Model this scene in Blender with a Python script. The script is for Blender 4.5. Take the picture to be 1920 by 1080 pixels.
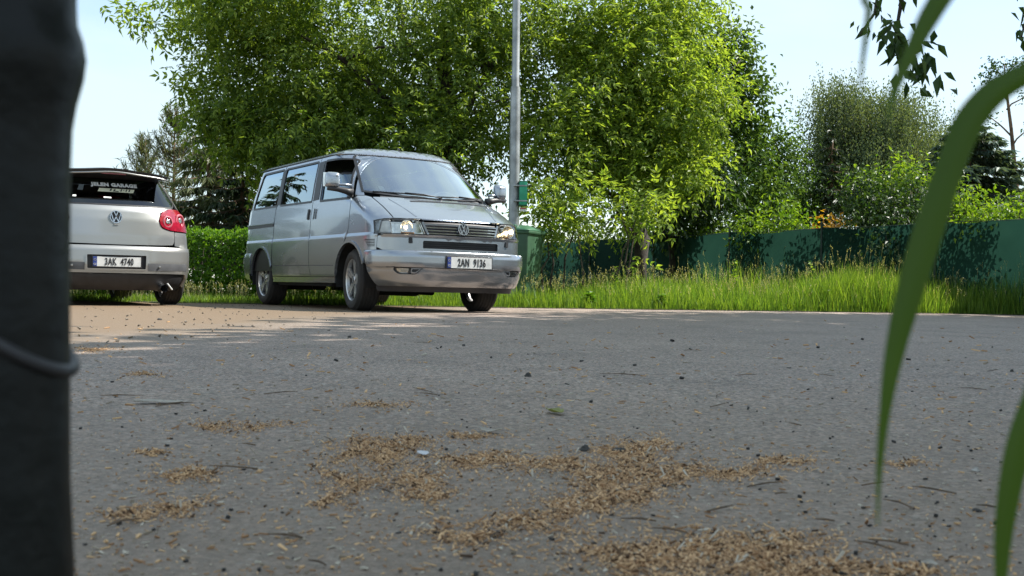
import bpy, bmesh, math, random
import numpy as np
from mathutils import Vector, Matrix
from mathutils.geometry import delaunay_2d_cdt

for o in list(bpy.data.objects):
    bpy.data.objects.remove(o, do_unlink=True)
SC = bpy.context.scene
COL = SC.collection
R = math.radians
PI = math.pi
rng = np.random.default_rng(7)
random.seed(7)

# ------------------------------------------------------------------ camera
F_PX = 2080.0          # focal length in pixels of the 1920 wide photograph
CAM_H = 0.27
ROLL = R(1.0)
cam_d = bpy.data.cameras.new('camera')
cam = bpy.data.objects.new('camera', cam_d)
COL.objects.link(cam)
cam.location = (0, 0, CAM_H)
cam.rotation_euler = (R(90), -ROLL, 0)
cam_d.sensor_width = 36.0
cam_d.lens = 36.0 * F_PX / 1920.0
cam_d.clip_start = 0.02
cam_d.clip_end = 2000.0
cam_d.dof.use_dof = True
cam_d.dof.focus_distance = 12.5
cam_d.dof.aperture_fstop = 15.0
SC.camera = cam

# ------------------------------------------------------------------ sky and sun
SUN_AZ = R(77)         # clockwise from +Y (view direction) towards +X
SUN_EL = R(50)
world = bpy.data.worlds.new('World')
SC.world = world
world.use_nodes = True
wn = world.node_tree
wn.nodes.clear()
w_out = wn.nodes.new('ShaderNodeOutputWorld')
w_bg = wn.nodes.new('ShaderNodeBackground')
w_sky = wn.nodes.new('ShaderNodeTexSky')
w_sky.sky_type = 'NISHITA'
w_sky.sun_disc = False
w_sky.sun_elevation = SUN_EL
w_sky.sun_rotation = SUN_AZ
w_sky.air_density = 1.0
w_sky.dust_density = 0.7
w_sky.ozone_density = 1.0
w_tc = wn.nodes.new('ShaderNodeTexCoord')
w_map = wn.nodes.new('ShaderNodeMapping')
w_map.inputs['Scale'].default_value = (1.0, 1.0, 3.2)
w_noi = wn.nodes.new('ShaderNodeTexNoise')
w_noi.inputs['Scale'].default_value = 2.1
w_noi.inputs['Detail'].default_value = 7.0
w_noi.inputs['Roughness'].default_value = 0.55
w_rmp = wn.nodes.new('ShaderNodeValToRGB')
w_rmp.color_ramp.elements[0].position = 0.30
w_rmp.color_ramp.elements[1].position = 0.58
w_mix = wn.nodes.new('ShaderNodeMixRGB')
w_mix.inputs['Color2'].default_value = (3.35, 4.05, 4.3, 1)
w_cl = wn.nodes.new('ShaderNodeMath')
w_cl.operation = 'MULTIPLY'
w_cl.inputs[1].default_value = 0.88
wn.links.new(w_tc.outputs['Generated'], w_map.inputs['Vector'])
wn.links.new(w_map.outputs['Vector'], w_noi.inputs['Vector'])
wn.links.new(w_noi.outputs['Fac'], w_rmp.inputs['Fac'])
wn.links.new(w_rmp.outputs['Color'], w_cl.inputs[0])
wn.links.new(w_cl.outputs[0], w_mix.inputs['Fac'])
wn.links.new(w_sky.outputs['Color'], w_mix.inputs['Color1'])
wn.links.new(w_mix.outputs['Color'], w_bg.inputs['Color'])
wn.links.new(w_bg.outputs['Background'], w_out.inputs['Surface'])
w_bg.inputs['Strength'].default_value = 0.125

SUN_DIR = Vector((math.sin(SUN_AZ) * math.cos(SUN_EL), math.cos(SUN_AZ) * math.cos(SUN_EL), math.sin(SUN_EL)))
sun_d = bpy.data.lights.new('sun', 'SUN')
sun_d.energy = 5.0
sun_d.angle = R(0.5)
sun_d.color = (1.0, 0.955, 0.88)
sun = bpy.data.objects.new('sun', sun_d)
COL.objects.link(sun)
sun.rotation_euler = SUN_DIR.to_track_quat('Z', 'Y').to_euler()
sun.location = (20, 8, 30)

SC.view_settings.view_transform = 'Standard'
SC.view_settings.look = 'None'
SC.view_settings.exposure = 1.05
SC.view_settings.gamma = 1.0
SC.view_settings.use_curve_mapping = False
SC.cycles.max_bounces = 7
SC.cycles.transparent_max_bounces = 12
SC.cycles.caustics_reflective = False
SC.cycles.caustics_refractive = False

# ------------------------------------------------------------------ measuring helpers
def at(px, py, d):
    """world point seen at photo pixel (1920x1080) at depth d along the view axis"""
    x = (px - 960) / F_PX * d
    z = (540 - py) / F_PX * d
    c, s = math.cos(ROLL), math.sin(ROLL)
    return Vector((x * c - z * s, d, x * s + z * c + CAM_H))

def gnd(px, py, z0=0.0):
    """ground point under a photo pixel"""
    a = at(px, py, 1.0)
    k = (z0 - CAM_H) / (a.z - CAM_H)
    return Vector((a.x * k, k, z0))

# ------------------------------------------------------------------ object helpers
def tag(o, label=None, cat=None, group=None, kind=None):
    if label: o['label'] = label
    if cat: o['category'] = cat
    if group: o['group'] = group
    if kind: o['kind'] = kind
    return o

def link(o, parent=None):
    COL.objects.link(o)
    if parent is not None:
        o.parent = parent
    return o

def empty(name, loc=(0, 0, 0), rz=0.0):
    o = bpy.data.objects.new(name, None)
    o.empty_display_size = 0.2
    o.location = loc
    o.rotation_euler = (0, 0, rz)
    return link(o)

def mobj(name, verts, faces, mat, parent=None, smooth=False):
    me = bpy.data.meshes.new(name)
    me.from_pydata([tuple(v) for v in verts], [], [tuple(f) for f in faces])
    if isinstance(mat, (list, tuple)):
        for m in mat: me.materials.append(m)
    elif mat: me.materials.append(mat)
    if smooth:
        me.polygons.foreach_set('use_smooth', [True] * len(me.polygons))
    me.update()
    return link(bpy.data.objects.new(name, me), parent)

def npmesh(name, V, F, mat, parent=None, smooth=False, link_it=True):
    """V (N,3), F (M,k) numpy -> mesh object, fast"""
    V = np.ascontiguousarray(V, dtype=np.float32); F = np.ascontiguousarray(F, dtype=np.int32)
    me = bpy.data.meshes.new(name)
    k = F.shape[1]
    me.vertices.add(len(V)); me.vertices.foreach_set('co', V.ravel())
    me.loops.add(F.size); me.loops.foreach_set('vertex_index', F.ravel())
    me.polygons.add(len(F))
    me.polygons.foreach_set('loop_start', np.arange(0, F.size, k, dtype=np.int32))
    me.polygons.foreach_set('use_smooth', np.full(len(F), smooth))
    me.update(calc_edges=True)
    if mat: me.materials.append(mat)
    o = bpy.data.objects.new(name, me)
    return link(o, parent) if link_it else o

class MB:
    """collects simple shapes into one mesh"""
    def __init__(s): s.v = []; s.f = []
    def add(s, V, Fc):
        n = len(s.v); s.v += [tuple(v) for v in V]; s.f += [tuple(i + n for i in f) for f in Fc]; return s
    def box(s, c, size, rot=None, bev=0.0):
        bm = bmesh.new(); bmesh.ops.create_cube(bm, size=1.0)
        bmesh.ops.scale(bm, vec=size, verts=bm.verts)
        if bev > 0: bmesh.ops.bevel(bm, geom=list(bm.edges), offset=bev, segments=2, affect='EDGES', profile=0.5)
        if rot is not None: bmesh.ops.transform(bm, matrix=rot.to_4x4(), verts=bm.verts)
        bmesh.ops.translate(bm, vec=c, verts=bm.verts)
        bm.verts.index_update()
        s.add([v.co[:] for v in bm.verts], [[v.index for v in f.verts] for f in bm.faces]); bm.free(); return s
    def tube(s, pts, rad, seg=8, cap=True):
        pts = [Vector(p) for p in pts]
        if not hasattr(rad, '__len__'): rad = [rad] * len(pts)
        V = []; Fc = []
        up = Vector((0.13, 0.21, 0.97))
        for i, p in enumerate(pts):
            d = (pts[min(i + 1, len(pts) - 1)] - pts[max(i - 1, 0)]).normalized()
            a = d.cross(up)
            if a.length < 1e-3: a = d.cross(Vector((1, 0, 0)))
            a.normalize(); b = d.cross(a)
            for k in range(seg):
                t = 2 * PI * k / seg
                V.append(p + (a * math.cos(t) + b * math.sin(t)) * rad[i])
        for i in range(len(pts) - 1):
            for k in range(seg):
                Fc.append((i * seg + k, i * seg + (k + 1) % seg, (i + 1) * seg + (k + 1) % seg, (i + 1) * seg + k))
        if cap:
            Fc.append(tuple(range(seg))[::-1]); Fc.append(tuple(range((len(pts) - 1) * seg, len(pts) * seg)))
        return s.add(V, Fc)
    def lathe(s, prof, seg=24, axis='Y', c=(0, 0, 0)):
        """prof list of (radius, along)"""
        V = []; Fc = []; n = len(prof)
        for k in range(seg):
            t = 2 * PI * k / seg
            for r, h in prof:
                a, b = r * math.cos(t), r * math.sin(t)
                p = (a, h, b) if axis == 'Y' else ((a, b, h) if axis == 'Z' else (h, a, b))
                V.append((p[0] + c[0], p[1] + c[1], p[2] + c[2]))
        for k in range(seg):
            for i in range(n - 1):
                q = (k * n + i, k * n + i + 1, ((k + 1) % seg) * n + i + 1, ((k + 1) % seg) * n + i)
                Fc.append(q if axis != 'Z' else q[::-1])
        return s.add(V, Fc)
    def build(s, name, mat, parent=None, smooth=False, sharp=None):
        o = mobj(name, s.v, s.f, mat, parent, smooth)
        if smooth and sharp: o.data.set_sharp_from_angle(angle=R(sharp))
        return o

def copy_tree(o, parent=None):
    c = o.copy(); link(c); c.parent = parent
    for ch in list(o.children):
        copy_tree(ch, c)
    return c

# ------------------------------------------------------------------ materials
def mat_new(name):
    m = bpy.data.materials.new(name); m.use_nodes = True
    nt = m.node_tree
    return m, nt, nt.nodes.get('Principled BSDF'), nt.nodes.get('Material Output')

def pmat(name, col, rough=0.5, metal=0.0, noise=0.0, nscale=6.0, bump=0.0, bscale=60.0, coat=0.0, spec=None, trans=0.0, var=None):
    """principled with noise driven colour variation and fine bump"""
    m, nt, b, out = mat_new(name)
    b.inputs['Roughness'].default_value = rough
    b.inputs['Metallic'].default_value = metal
    if coat:
        b.inputs['Coat Weight'].default_value = coat; b.inputs['Coat Roughness'].default_value = 0.05
    if spec is not None: b.inputs['Specular IOR Level'].default_value = spec
    if trans: b.inputs['Transmission Weight'].default_value = trans
    tc = nt.nodes.new('ShaderNodeTexCoord')
    if noise > 0:
        n = nt.nodes.new('ShaderNodeTexNoise'); n.inputs['Scale'].default_value = nscale; n.inputs['Detail'].default_value = 6
        nt.links.new(tc.outputs['Object'], n.inputs['Vector'])
        r = nt.nodes.new('ShaderNodeValToRGB')
        c2 = var if var else [c * (1 - noise) for c in col]
        r.color_ramp.elements[0].position = 0.35; r.color_ramp.elements[1].position = 0.65
        r.color_ramp.elements[0].color = (*c2, 1); r.color_ramp.elements[1].color = (*[min(1, c * (1 + noise * .5)) for c in col], 1)
        nt.links.new(n.outputs['Fac'], r.inputs['Fac']); nt.links.new(r.outputs['Color'], b.inputs['Base Color'])
    else:
        b.inputs['Base Color'].default_value = (*col, 1)
    if bump > 0:
        n2 = nt.nodes.new('ShaderNodeTexNoise'); n2.inputs['Scale'].default_value = bscale; n2.inputs['Detail'].default_value = 4
        nt.links.new(tc.outputs['Object'], n2.inputs['Vector'])
        bp = nt.nodes.new('ShaderNodeBump'); bp.inputs['Strength'].default_value = bump; bp.inputs['Distance'].default_value = 0.01
        nt.links.new(n2.outputs['Fac'], bp.inputs['Height']); nt.links.new(bp.outputs['Normal'], b.inputs['Normal'])
    return m

def leaf_mat(name, c1, c2, trans=0.45, rough=0.45, patch=0.9, spec=0.35, tcol=(1.35, 1.25, 0.45)):
    """leaf: two greens mixed leaf by leaf and by patches, light passes through"""
    m, nt, b, out = mat_new(name)
    g = nt.nodes.new('ShaderNodeNewGeometry')
    tc = nt.nodes.new('ShaderNodeTexCoord')
    n = nt.nodes.new('ShaderNodeTexNoise'); n.inputs['Scale'].default_value = patch; n.inputs['Detail'].default_value = 3
    nt.links.new(tc.outputs['Object'], n.inputs['Vector'])
    ad = nt.nodes.new('ShaderNodeMath'); ad.operation = 'ADD'
    nt.links.new(g.outputs['Random Per Island'], ad.inputs[0]); nt.links.new(n.outputs['Fac'], ad.inputs[1])
    r = nt.nodes.new('ShaderNodeValToRGB')
    r.color_ramp.elements[0].position = 0.45; r.color_ramp.elements[1].position = 0.75
    mr = nt.nodes.new('ShaderNodeMath'); mr.operation = 'MULTIPLY'; mr.inputs[1].default_value = 0.6
    nt.links.new(ad.outputs[0], mr.inputs[0]); nt.links.new(mr.outputs[0], r.inputs['Fac'])
    r.color_ramp.elements[0].color = (*c1, 1); r.color_ramp.elements[1].color = (*c2, 1)
    b.inputs['Roughness'].default_value = rough
    b.inputs['Specular IOR Level'].default_value = spec
    nt.links.new(r.outputs['Color'], b.inputs['Base Color'])
    t = nt.nodes.new('ShaderNodeBsdfTranslucent')
    hs = nt.nodes.new('ShaderNodeMixRGB'); hs.blend_type = 'MULTIPLY'; hs.inputs['Fac'].default_value = 1.0
    hs.inputs['Color2'].default_value = (*tcol, 1)
    nt.links.new(r.outputs['Color'], hs.inputs['Color1']); nt.links.new(hs.outputs['Color'], t.inputs['Color'])
    mx = nt.nodes.new('ShaderNodeMixShader'); mx.inputs['Fac'].default_value = trans
    nt.links.new(b.outputs[0], mx.inputs[1]); nt.links.new(t.outputs[0], mx.inputs[2])
    nt.links.new(mx.outputs[0], out.inputs['Surface'])
    return m

def glass_mat(name, tint, refl=1.0, rough=0.01, ior=1.5, tone=(1, 1, 1)):
    m, nt, b, out = mat_new(name)
    nt.nodes.remove(b)
    fr = nt.nodes.new('ShaderNodeFresnel'); fr.inputs['IOR'].default_value = ior
    mu = nt.nodes.new('ShaderNodeMath'); mu.operation = 'MULTIPLY'; mu.inputs[1].default_value = refl; mu.use_clamp = True
    nt.links.new(fr.outputs[0], mu.inputs[0])
    gl = nt.nodes.new('ShaderNodeBsdfGlossy'); gl.inputs['Roughness'].default_value = rough; gl.inputs['Color'].default_value = (*tone, 1)
    tr = nt.nodes.new('ShaderNodeBsdfTransparent'); tr.inputs['Color'].default_value = (*tint, 1)
    mx = nt.nodes.new('ShaderNodeMixShader')
    nt.links.new(mu.outputs[0], mx.inputs['Fac']); nt.links.new(tr.outputs[0], mx.inputs[1]); nt.links.new(gl.outputs[0], mx.inputs[2])
    nt.links.new(mx.outputs[0], out.inputs['Surface'])
    return m

def paint_mat(name, col, metal=0.55, rough=0.34, dirt=(0.30, 0.28, 0.25)):
    """silver car paint with flake tone, clear coat and thin dust near the sills"""
    m, nt, b, out = mat_new(name)
    tc = nt.nodes.new('ShaderNodeTexCoord')
    sp = nt.nodes.new('ShaderNodeSeparateXYZ'); nt.links.new(tc.outputs['Object'], sp.inputs[0])
    n = nt.nodes.new('ShaderNodeTexNoise'); n.inputs['Scale'].default_value = 3.0; n.inputs['Detail'].default_value = 8
    nt.links.new(tc.outputs['Object'], n.inputs['Vector'])
    mr = nt.nodes.new('ShaderNodeMapRange'); mr.inputs['From Min'].default_value = 0.9; mr.inputs['From Max'].default_value = 0.2
    nt.links.new(sp.outputs['Z'], mr.inputs['Value'])
    mu = nt.nodes.new('ShaderNodeMath'); mu.operation = 'MULTIPLY'
    nt.links.new(mr.outputs[0], mu.inputs[0]); nt.links.new(n.outputs['Fac'], mu.inputs[1])
    mx = nt.nodes.new('ShaderNodeMixRGB'); mx.inputs['Color1'].default_value = (*col, 1); mx.inputs['Color2'].default_value = (*dirt, 1)
    nt.links.new(mu.outputs[0], mx.inputs['Fac'])
    nt.links.new(mx.outputs['Color'], b.inputs['Base Color'])
    b.inputs['Metallic'].default_value = metal
    ro = nt.nodes.new('ShaderNodeMapRange'); ro.inputs['To Min'].default_value = rough - 0.05; ro.inputs['To Max'].default_value = rough + 0.08
    nt.links.new(n.outputs['Fac'], ro.inputs['Value']); nt.links.new(ro.outputs[0], b.inputs['Roughness'])
    b.inputs['Coat Weight'].default_value = 0.8; b.inputs['Coat Roughness'].default_value = 0.06
    return m

M = {}
M['paint'] = paint_mat('silver_blue_paint', (0.315, 0.350, 0.400), metal=.8, rough=.24)
M['paint2'] = paint_mat('silver_paint', (0.330, 0.335, 0.328), metal=.7)
M['rubber'] = pmat('black_rubber', (0.016, 0.016, 0.017), 0.75, noise=0.3, nscale=9)
M['tyre'] = pmat('tyre_rubber', (0.022, 0.021, 0.021), 0.85, noise=0.5, nscale=5, bump=0.3, bscale=40, var=(0.04, 0.036, 0.032))
M['plastic'] = pmat('black_plastic', (0.022, 0.022, 0.025), 0.5, noise=0.25, nscale=12)
M['dgrey'] = pmat('grey_plastic', (0.075, 0.078, 0.085), 0.55, noise=0.2, nscale=8)
M['seal'] = pmat('window_seal', (0.012, 0.012, 0.014), 0.45, noise=0.2, nscale=20)
M['chrome'] = pmat('bright_metal', (0.72, 0.73, 0.75), 0.18, metal=0.95, noise=0.12, nscale=14)
M['alloy'] = pmat('alloy_wheel', (0.60, 0.60, 0.60), 0.32, metal=0.75, noise=0.25, nscale=10)
M['well'] = pmat('wheel_well', (0.012, 0.012, 0.012), 0.9, noise=0.4, nscale=8)
M['fabric'] = pmat('seat_cloth', (0.035, 0.036, 0.042), 0.9, noise=0.3, nscale=30)
M['wglass'] = glass_mat('windshield_glass', (0.62, 0.70, 0.68), 4.8, tone=(.88,.95,1.0))
M['sglass'] = glass_mat('side_glass', (0.26, 0.34, 0.37), 3.0, tone=(.78,.92,1.0))
M['dglass'] = glass_mat('dark_glass', (0.05, 0.055, 0.06), 1.5, tone=(.9,.95,1.0))
M['lens'] = glass_mat('lamp_lens', (0.86, 0.86, 0.84), 1.0, 0.02)
M['reflector'] = pmat('lamp_reflector', (0.80, 0.79, 0.75), 0.16, metal=0.9, noise=0.2, nscale=25)
M['bulb'], _nt, _b, _o = mat_new('lit_bulb'); _b.inputs['Emission Color'].default_value = (1.0, .78, .46, 1); _b.inputs['Emission Strength'].default_value = 7.0
M['amber'] = pmat('amber_glass', (0.75, 0.33, 0.06), 0.25, noise=0.2, nscale=20)
M['red'] = pmat('red_lamp', (0.27, 0.006, 0.022), 0.14, noise=0.3, nscale=22, coat=1.0)
M['redlight'] = pmat('pink_lamp', (0.50, 0.14, 0.17), 0.16, noise=0.2, nscale=22, coat=1.0)
M['plate'] = pmat('plate_white', (0.62, 0.63, 0.62), 0.45, noise=0.12, nscale=18)
M['euroblue'] = pmat('plate_blue', (0.02, 0.045, 0.22), 0.45, noise=0.15, nscale=20)
M['ink'] = pmat('plate_ink', (0.012, 0.012, 0.014), 0.5, noise=0.2, nscale=30)
M['sticker'] = pmat('white_sticker', (0.82, 0.83, 0.82), 0.5, noise=0.08, nscale=30)
M['cream'] = pmat('cream_sticker', (0.66, 0.63, 0.46), 0.5, noise=0.1, nscale=30)
M['wood_bark'] = pmat('bark', (0.085, 0.068, 0.052), 0.95, noise=0.6, nscale=7, bump=0.8, bscale=25)
M['bark_dark'] = pmat('bark_dark', (0.045, 0.037, 0.030), 0.95, noise=0.5, nscale=7, bump=0.8, bscale=25)
M['bark_birch'] = pmat('birch_bark', (0.42, 0.41, 0.38), 0.85, noise=0.8, nscale=4, bump=0.4, bscale=15, var=(0.06, 0.055, 0.05))
M['bark_pine'] = pmat('pine_bark', (0.16, 0.10, 0.065), 0.95, noise=0.5, nscale=5, bump=0.6, bscale=15)
M['leaf_a'] = leaf_mat('walnut_leaf', (0.090, 0.160, 0.034), (0.220, 0.310, 0.055), 0.60)
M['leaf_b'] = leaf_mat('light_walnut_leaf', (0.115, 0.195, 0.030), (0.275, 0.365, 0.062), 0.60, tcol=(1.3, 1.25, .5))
M['leaf_c'] = leaf_mat('shrub_leaf', (0.075, 0.160, 0.014), (0.190, 0.300, 0.030), 0.5)
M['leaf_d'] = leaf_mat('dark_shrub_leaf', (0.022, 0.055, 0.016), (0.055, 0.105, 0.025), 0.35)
M['leaf_o'] = leaf_mat('orange_leaf', (0.30, 0.16, 0.015), (0.50, 0.30, 0.03), 0.45)
M['leaf_h'] = leaf_mat('hedge_leaf', (0.060, 0.150, 0.016), (0.130, 0.260, 0.024), 0.5, patch=2.0)
M['leaf_p'] = leaf_mat('poplar_leaf', (0.040, 0.085, 0.020), (0.100, 0.170, 0.040), 0.45, rough=.65, spec=.12)
M['leaf_w'] = leaf_mat('birch_leaf', (0.075, 0.115, 0.062), (0.135, 0.175, 0.100), 0.45, rough=.65, spec=.12)
M['needle'] = leaf_mat('spruce_needle', (0.022, 0.045, 0.020), (0.050, 0.080, 0.032), 0.15)
M['needle_l'] = leaf_mat('larch_needle', (0.075, 0.100, 0.050), (0.150, 0.175, 0.095), 0.35)
M['needle_b'] = leaf_mat('blue_spruce_needle', (0.060, 0.100, 0.078), (0.120, 0.170, 0.125), 0.25)
M['grass'] = leaf_mat('grass_leaf', (0.085, 0.180, 0.022), (0.195, 0.300, 0.050), 0.55, patch=1.2)
M['straw'] = leaf_mat('grass_seed', (0.28, 0.29, 0.15), (0.42, 0.41, 0.25), 0.45)
M['blade'] = leaf_mat('close_grass', (0.040, 0.088, 0.009), (0.064, 0.122, 0.012), 0.42, patch=10)
# ------------------------------------------------------------------ ground materials
def ground_mat(name, layers, bump=0.5, bscale=90.0, rough=0.9, speck=None, spec=.25, bands=None, cells=None):
    """layers: list of (colour, noise scale, lo, hi) mixed one over another"""
    m, nt, b, out = mat_new(name)
    tc = nt.nodes.new('ShaderNodeTexCoord')
    prev = None
    for i, (c, sc, lo, hi) in enumerate(layers):
        if i == 0:
            rgb = nt.nodes.new('ShaderNodeRGB'); rgb.outputs[0].default_value = (*c, 1); prev = rgb.outputs[0]; continue
        n = nt.nodes.new('ShaderNodeTexNoise'); n.inputs['Scale'].default_value = sc; n.inputs['Detail'].default_value = 8
        n.inputs['Roughness'].default_value = 0.6
        nt.links.new(tc.outputs['Object'], n.inputs['Vector'])
        mr = nt.nodes.new('ShaderNodeMapRange'); mr.inputs['From Min'].default_value = lo; mr.inputs['From Max'].default_value = hi
        nt.links.new(n.outputs['Fac'], mr.inputs['Value'])
        mx = nt.nodes.new('ShaderNodeMixRGB'); mx.inputs['Color2'].default_value = (*c, 1)
        nt.links.new(mr.outputs[0], mx.inputs['Fac']); nt.links.new(prev, mx.inputs['Color1']); prev = mx.outputs['Color']
    if speck:
        for sc, c, th, amt in speck:
            v = nt.nodes.new('ShaderNodeTexVoronoi'); v.inputs['Scale'].default_value = sc
            nt.links.new(tc.outputs['Object'], v.inputs['Vector'])
            lt = nt.nodes.new('ShaderNodeMath'); lt.operation = 'LESS_THAN'; lt.inputs[1].default_value = th
            sx = nt.nodes.new('ShaderNodeSeparateColor'); nt.links.new(v.outputs['Color'], sx.inputs[0])
            nt.links.new(sx.outputs[0], lt.inputs[0])
            mm = nt.nodes.new('ShaderNodeMath'); mm.operation = 'MULTIPLY'; mm.inputs[1].default_value = amt
            nt.links.new(lt.outputs[0], mm.inputs[0])
            mx = nt.nodes.new('ShaderNodeMixRGB'); mx.inputs['Color2'].default_value = (*c, 1)
            nt.links.new(mm.outputs[0], mx.inputs['Fac']); nt.links.new(prev, mx.inputs['Color1']); prev = mx.outputs['Color']
    if cells:
        for sc_, k_ in ((cells[0], 1.0), (cells[0] * 2.3, .7)):
            v = nt.nodes.new('ShaderNodeTexVoronoi'); v.inputs['Scale'].default_value = sc_
            nt.links.new(tc.outputs['Object'], v.inputs['Vector'])
            sx = nt.nodes.new('ShaderNodeSeparateColor'); nt.links.new(v.outputs['Color'], sx.inputs[0])
            mr = nt.nodes.new('ShaderNodeMapRange'); mr.inputs['To Min'].default_value = 1 - (1 - cells[1]) * k_; mr.inputs['To Max'].default_value = 1 + (cells[2] - 1) * k_
            nt.links.new(sx.outputs[1], mr.inputs['Value'])
            vm = nt.nodes.new('ShaderNodeVectorMath'); vm.operation = 'SCALE'
            nt.links.new(prev, vm.inputs[0]); nt.links.new(mr.outputs[0], vm.inputs['Scale']); prev = vm.outputs[0]
    for (A, B, c, lo, hi, amp, sc) in (bands or []):
        # a deposit lying on the far side of the line A-B, with a ragged noisy rim
        d = Vector((B[0] - A[0], B[1] - A[1])).normalized(); nx, ny = -d.y, d.x
        dp = nt.nodes.new('ShaderNodeVectorMath'); dp.operation = 'DOT_PRODUCT'; dp.inputs[1].default_value = (nx, ny, 0)
        nt.links.new(tc.outputs['Object'], dp.inputs[0])
        n = nt.nodes.new('ShaderNodeTexNoise'); n.inputs['Scale'].default_value = sc; n.inputs['Detail'].default_value = 9; n.inputs['Roughness'].default_value = .65
        nt.links.new(tc.outputs['Object'], n.inputs['Vector'])
        ma = nt.nodes.new('ShaderNodeMath'); ma.operation = 'MULTIPLY_ADD'; ma.inputs[1].default_value = amp
        nt.links.new(n.outputs['Fac'], ma.inputs[0]); nt.links.new(dp.outputs['Value'], ma.inputs[2])
        mr = nt.nodes.new('ShaderNodeMapRange'); k0 = nx * A[0] + ny * A[1] + amp * .5
        mr.inputs['From Min'].default_value = k0 + lo; mr.inputs['From Max'].default_value = k0 + hi
        nt.links.new(ma.outputs[0], mr.inputs['Value'])
        mx = nt.nodes.new('ShaderNodeMixRGB'); mx.inputs['Color2'].default_value = (*c, 1)
        nt.links.new(mr.outputs[0], mx.inputs['Fac']); nt.links.new(prev, mx.inputs['Color1']); prev = mx.outputs['Color']
    nt.links.new(prev, b.inputs['Base Color'])
    b.inputs['Roughness'].default_value = rough
    b.inputs['Specular IOR Level'].default_value = spec
    n2 = nt.nodes.new('ShaderNodeTexNoise'); n2.inputs['Scale'].default_value = bscale; n2.inputs['Detail'].default_value = 5
    nt.links.new(tc.outputs['Object'], n2.inputs['Vector'])
    bp = nt.nodes.new('ShaderNodeBump'); bp.inputs['Strength'].default_value = bump; bp.inputs['Distance'].default_value = 0.006
    nt.links.new(n2.outputs['Fac'], bp.inputs['Height']); nt.links.new(bp.outputs['Normal'], b.inputs['Normal'])
    return m

M['soil'] = ground_mat('verge_soil', [((0.085, 0.095, 0.035), 0, 0, 0), ((0.12, 0.10, 0.06), 1.3, .45, .65), ((0.06, 0.09, 0.02), 6, .5, .7)], 1.0, 20)
M['asphalt'] = ground_mat('asphalt', [((0.250, 0.186, 0.148), 0, 0, 0), ((0.305, 0.228, 0.180), 0.5, .42, .60), ((0.185, 0.138, 0.110), 1.7, .50, .68),
                                      ((0.215, 0.180, 0.138), 5.0, .56, .74), ((0.105, 0.098, 0.092), 60, .50, .75)], 1.0, 160,
                          0.62, speck=[(170, (0.27, 0.255, 0.235), .10, .8), (120, (0.075, 0.070, 0.065), .12, .6), (60, (0.30, 0.27, 0.23), .02, .8)], spec=.45,
                          cells=(115, .45, 1.60),
                          bands=[(gnd(120, 664), gnd(760, 592), (0.140, 0.122, 0.100), -.35, .9, 1.6, 1.4), (gnd(120, 664), gnd(760, 590), (0.165, 0.115, 0.070), -.2, .8, 1.5, 1.7), ((3, 2.9), (-3, 2.9), (0.190, 0.142, 0.098), -.6, 2.6, 1.6, 2.2)])
M['dust'] = ground_mat('dusty_asphalt', [((0.085, 0.074, 0.062), 0, 0, 0), ((0.105, 0.088, 0.070), 0.9, .42, .62), ((0.105, 0.098, 0.09), 2.6, .5, .7)], 0.8, 120, 0.92,
                       speck=[(120, (0.33, 0.30, 0.26), .08, .8), (90, (0.06, 0.055, 0.05), .06, .8)])

def wav(x, y):
    return (0.010 * np.sin(x * 1.7 + y * .9) * np.sin(y * 1.3 - x * .4) + 0.006 * np.sin(x * 4.1 + 1) * np.sin(y * 3.7)) 

def patch_sheet(name, outline, z, mat, step, kind='structure', jitter=0.0, amp=0.0, dome=0.0):
    """irregular flat sheet filling an outline (list of x,y)"""
    out = []
    n = len(outline)
    for i in range(n):
        a = Vector(outline[i]); b = Vector(outline[(i + 1) % n])
        k = max(1, int((b - a).length / step))
        for j in range(k):
            p = a.lerp(b, j / k)
            if jitter: p = p + Vector((random.uniform(-jitter, jitter), random.uniform(-jitter, jitter)))
            out.append(p)
    xs = [p.x for p in out]; ys = [p.y for p in out]
    pts = [Vector((p.x, p.y)) for p in out]
    edges = [(i, (i + 1) % len(out)) for i in range(len(out))]
    V0 = np.array([(p.x, p.y) for p in out])
    gx = np.arange(min(xs), max(xs), step); gy = np.arange(min(ys), max(ys), step)
    G = np.array([(x, y) for x in gx for y in gy]) if len(gx) * len(gy) < 60000 else np.zeros((0, 2))
    if len(G):
        ins = inside_poly(G, V0)
        G = G[ins]
        d = np.min(np.linalg.norm(G[:, None, :] - V0[None], axis=2), axis=1) if len(G) * len(V0) < 4e7 else np.full(len(G), 9)
        dd = d[d > step * .5]
        G = G[d > step * .5]
        pts += [Vector(g) for g in G]
    rv, re, rf, *_ = delaunay_2d_cdt(pts, edges, [], 1, 1e-5)
    V = np.array([(v.x, v.y, 0) for v in rv])
    V[:, 2] = z
    if amp: V[:, 2] += amp * (wav(V[:, 0], V[:, 1]) / .016 + 1) * .5
    if dome:
        dd = np.array([min(np.linalg.norm(V0 - v[:2], axis=1)) for v in V])
        V[:, 2] += dome * np.clip(dd / 0.6, 0, 1)
    o = mobj(name, V, rf, mat, None, True)
    tag(o, kind=kind)
    return o

def inside_poly(P, poly):
    x, y = P[:, 0], P[:, 1]
    r = np.zeros(len(P), bool)
    n = len(poly); j = n - 1
    for i in range(n):
        xi, yi = poly[i]; xj, yj = poly[j]
        if yi != yj:
            c = ((yi > y) != (yj > y)) & (x < (xj - xi) * (y - yi) / (yj - yi) + xi)
            r ^= c
        j = i
    return r

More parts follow.
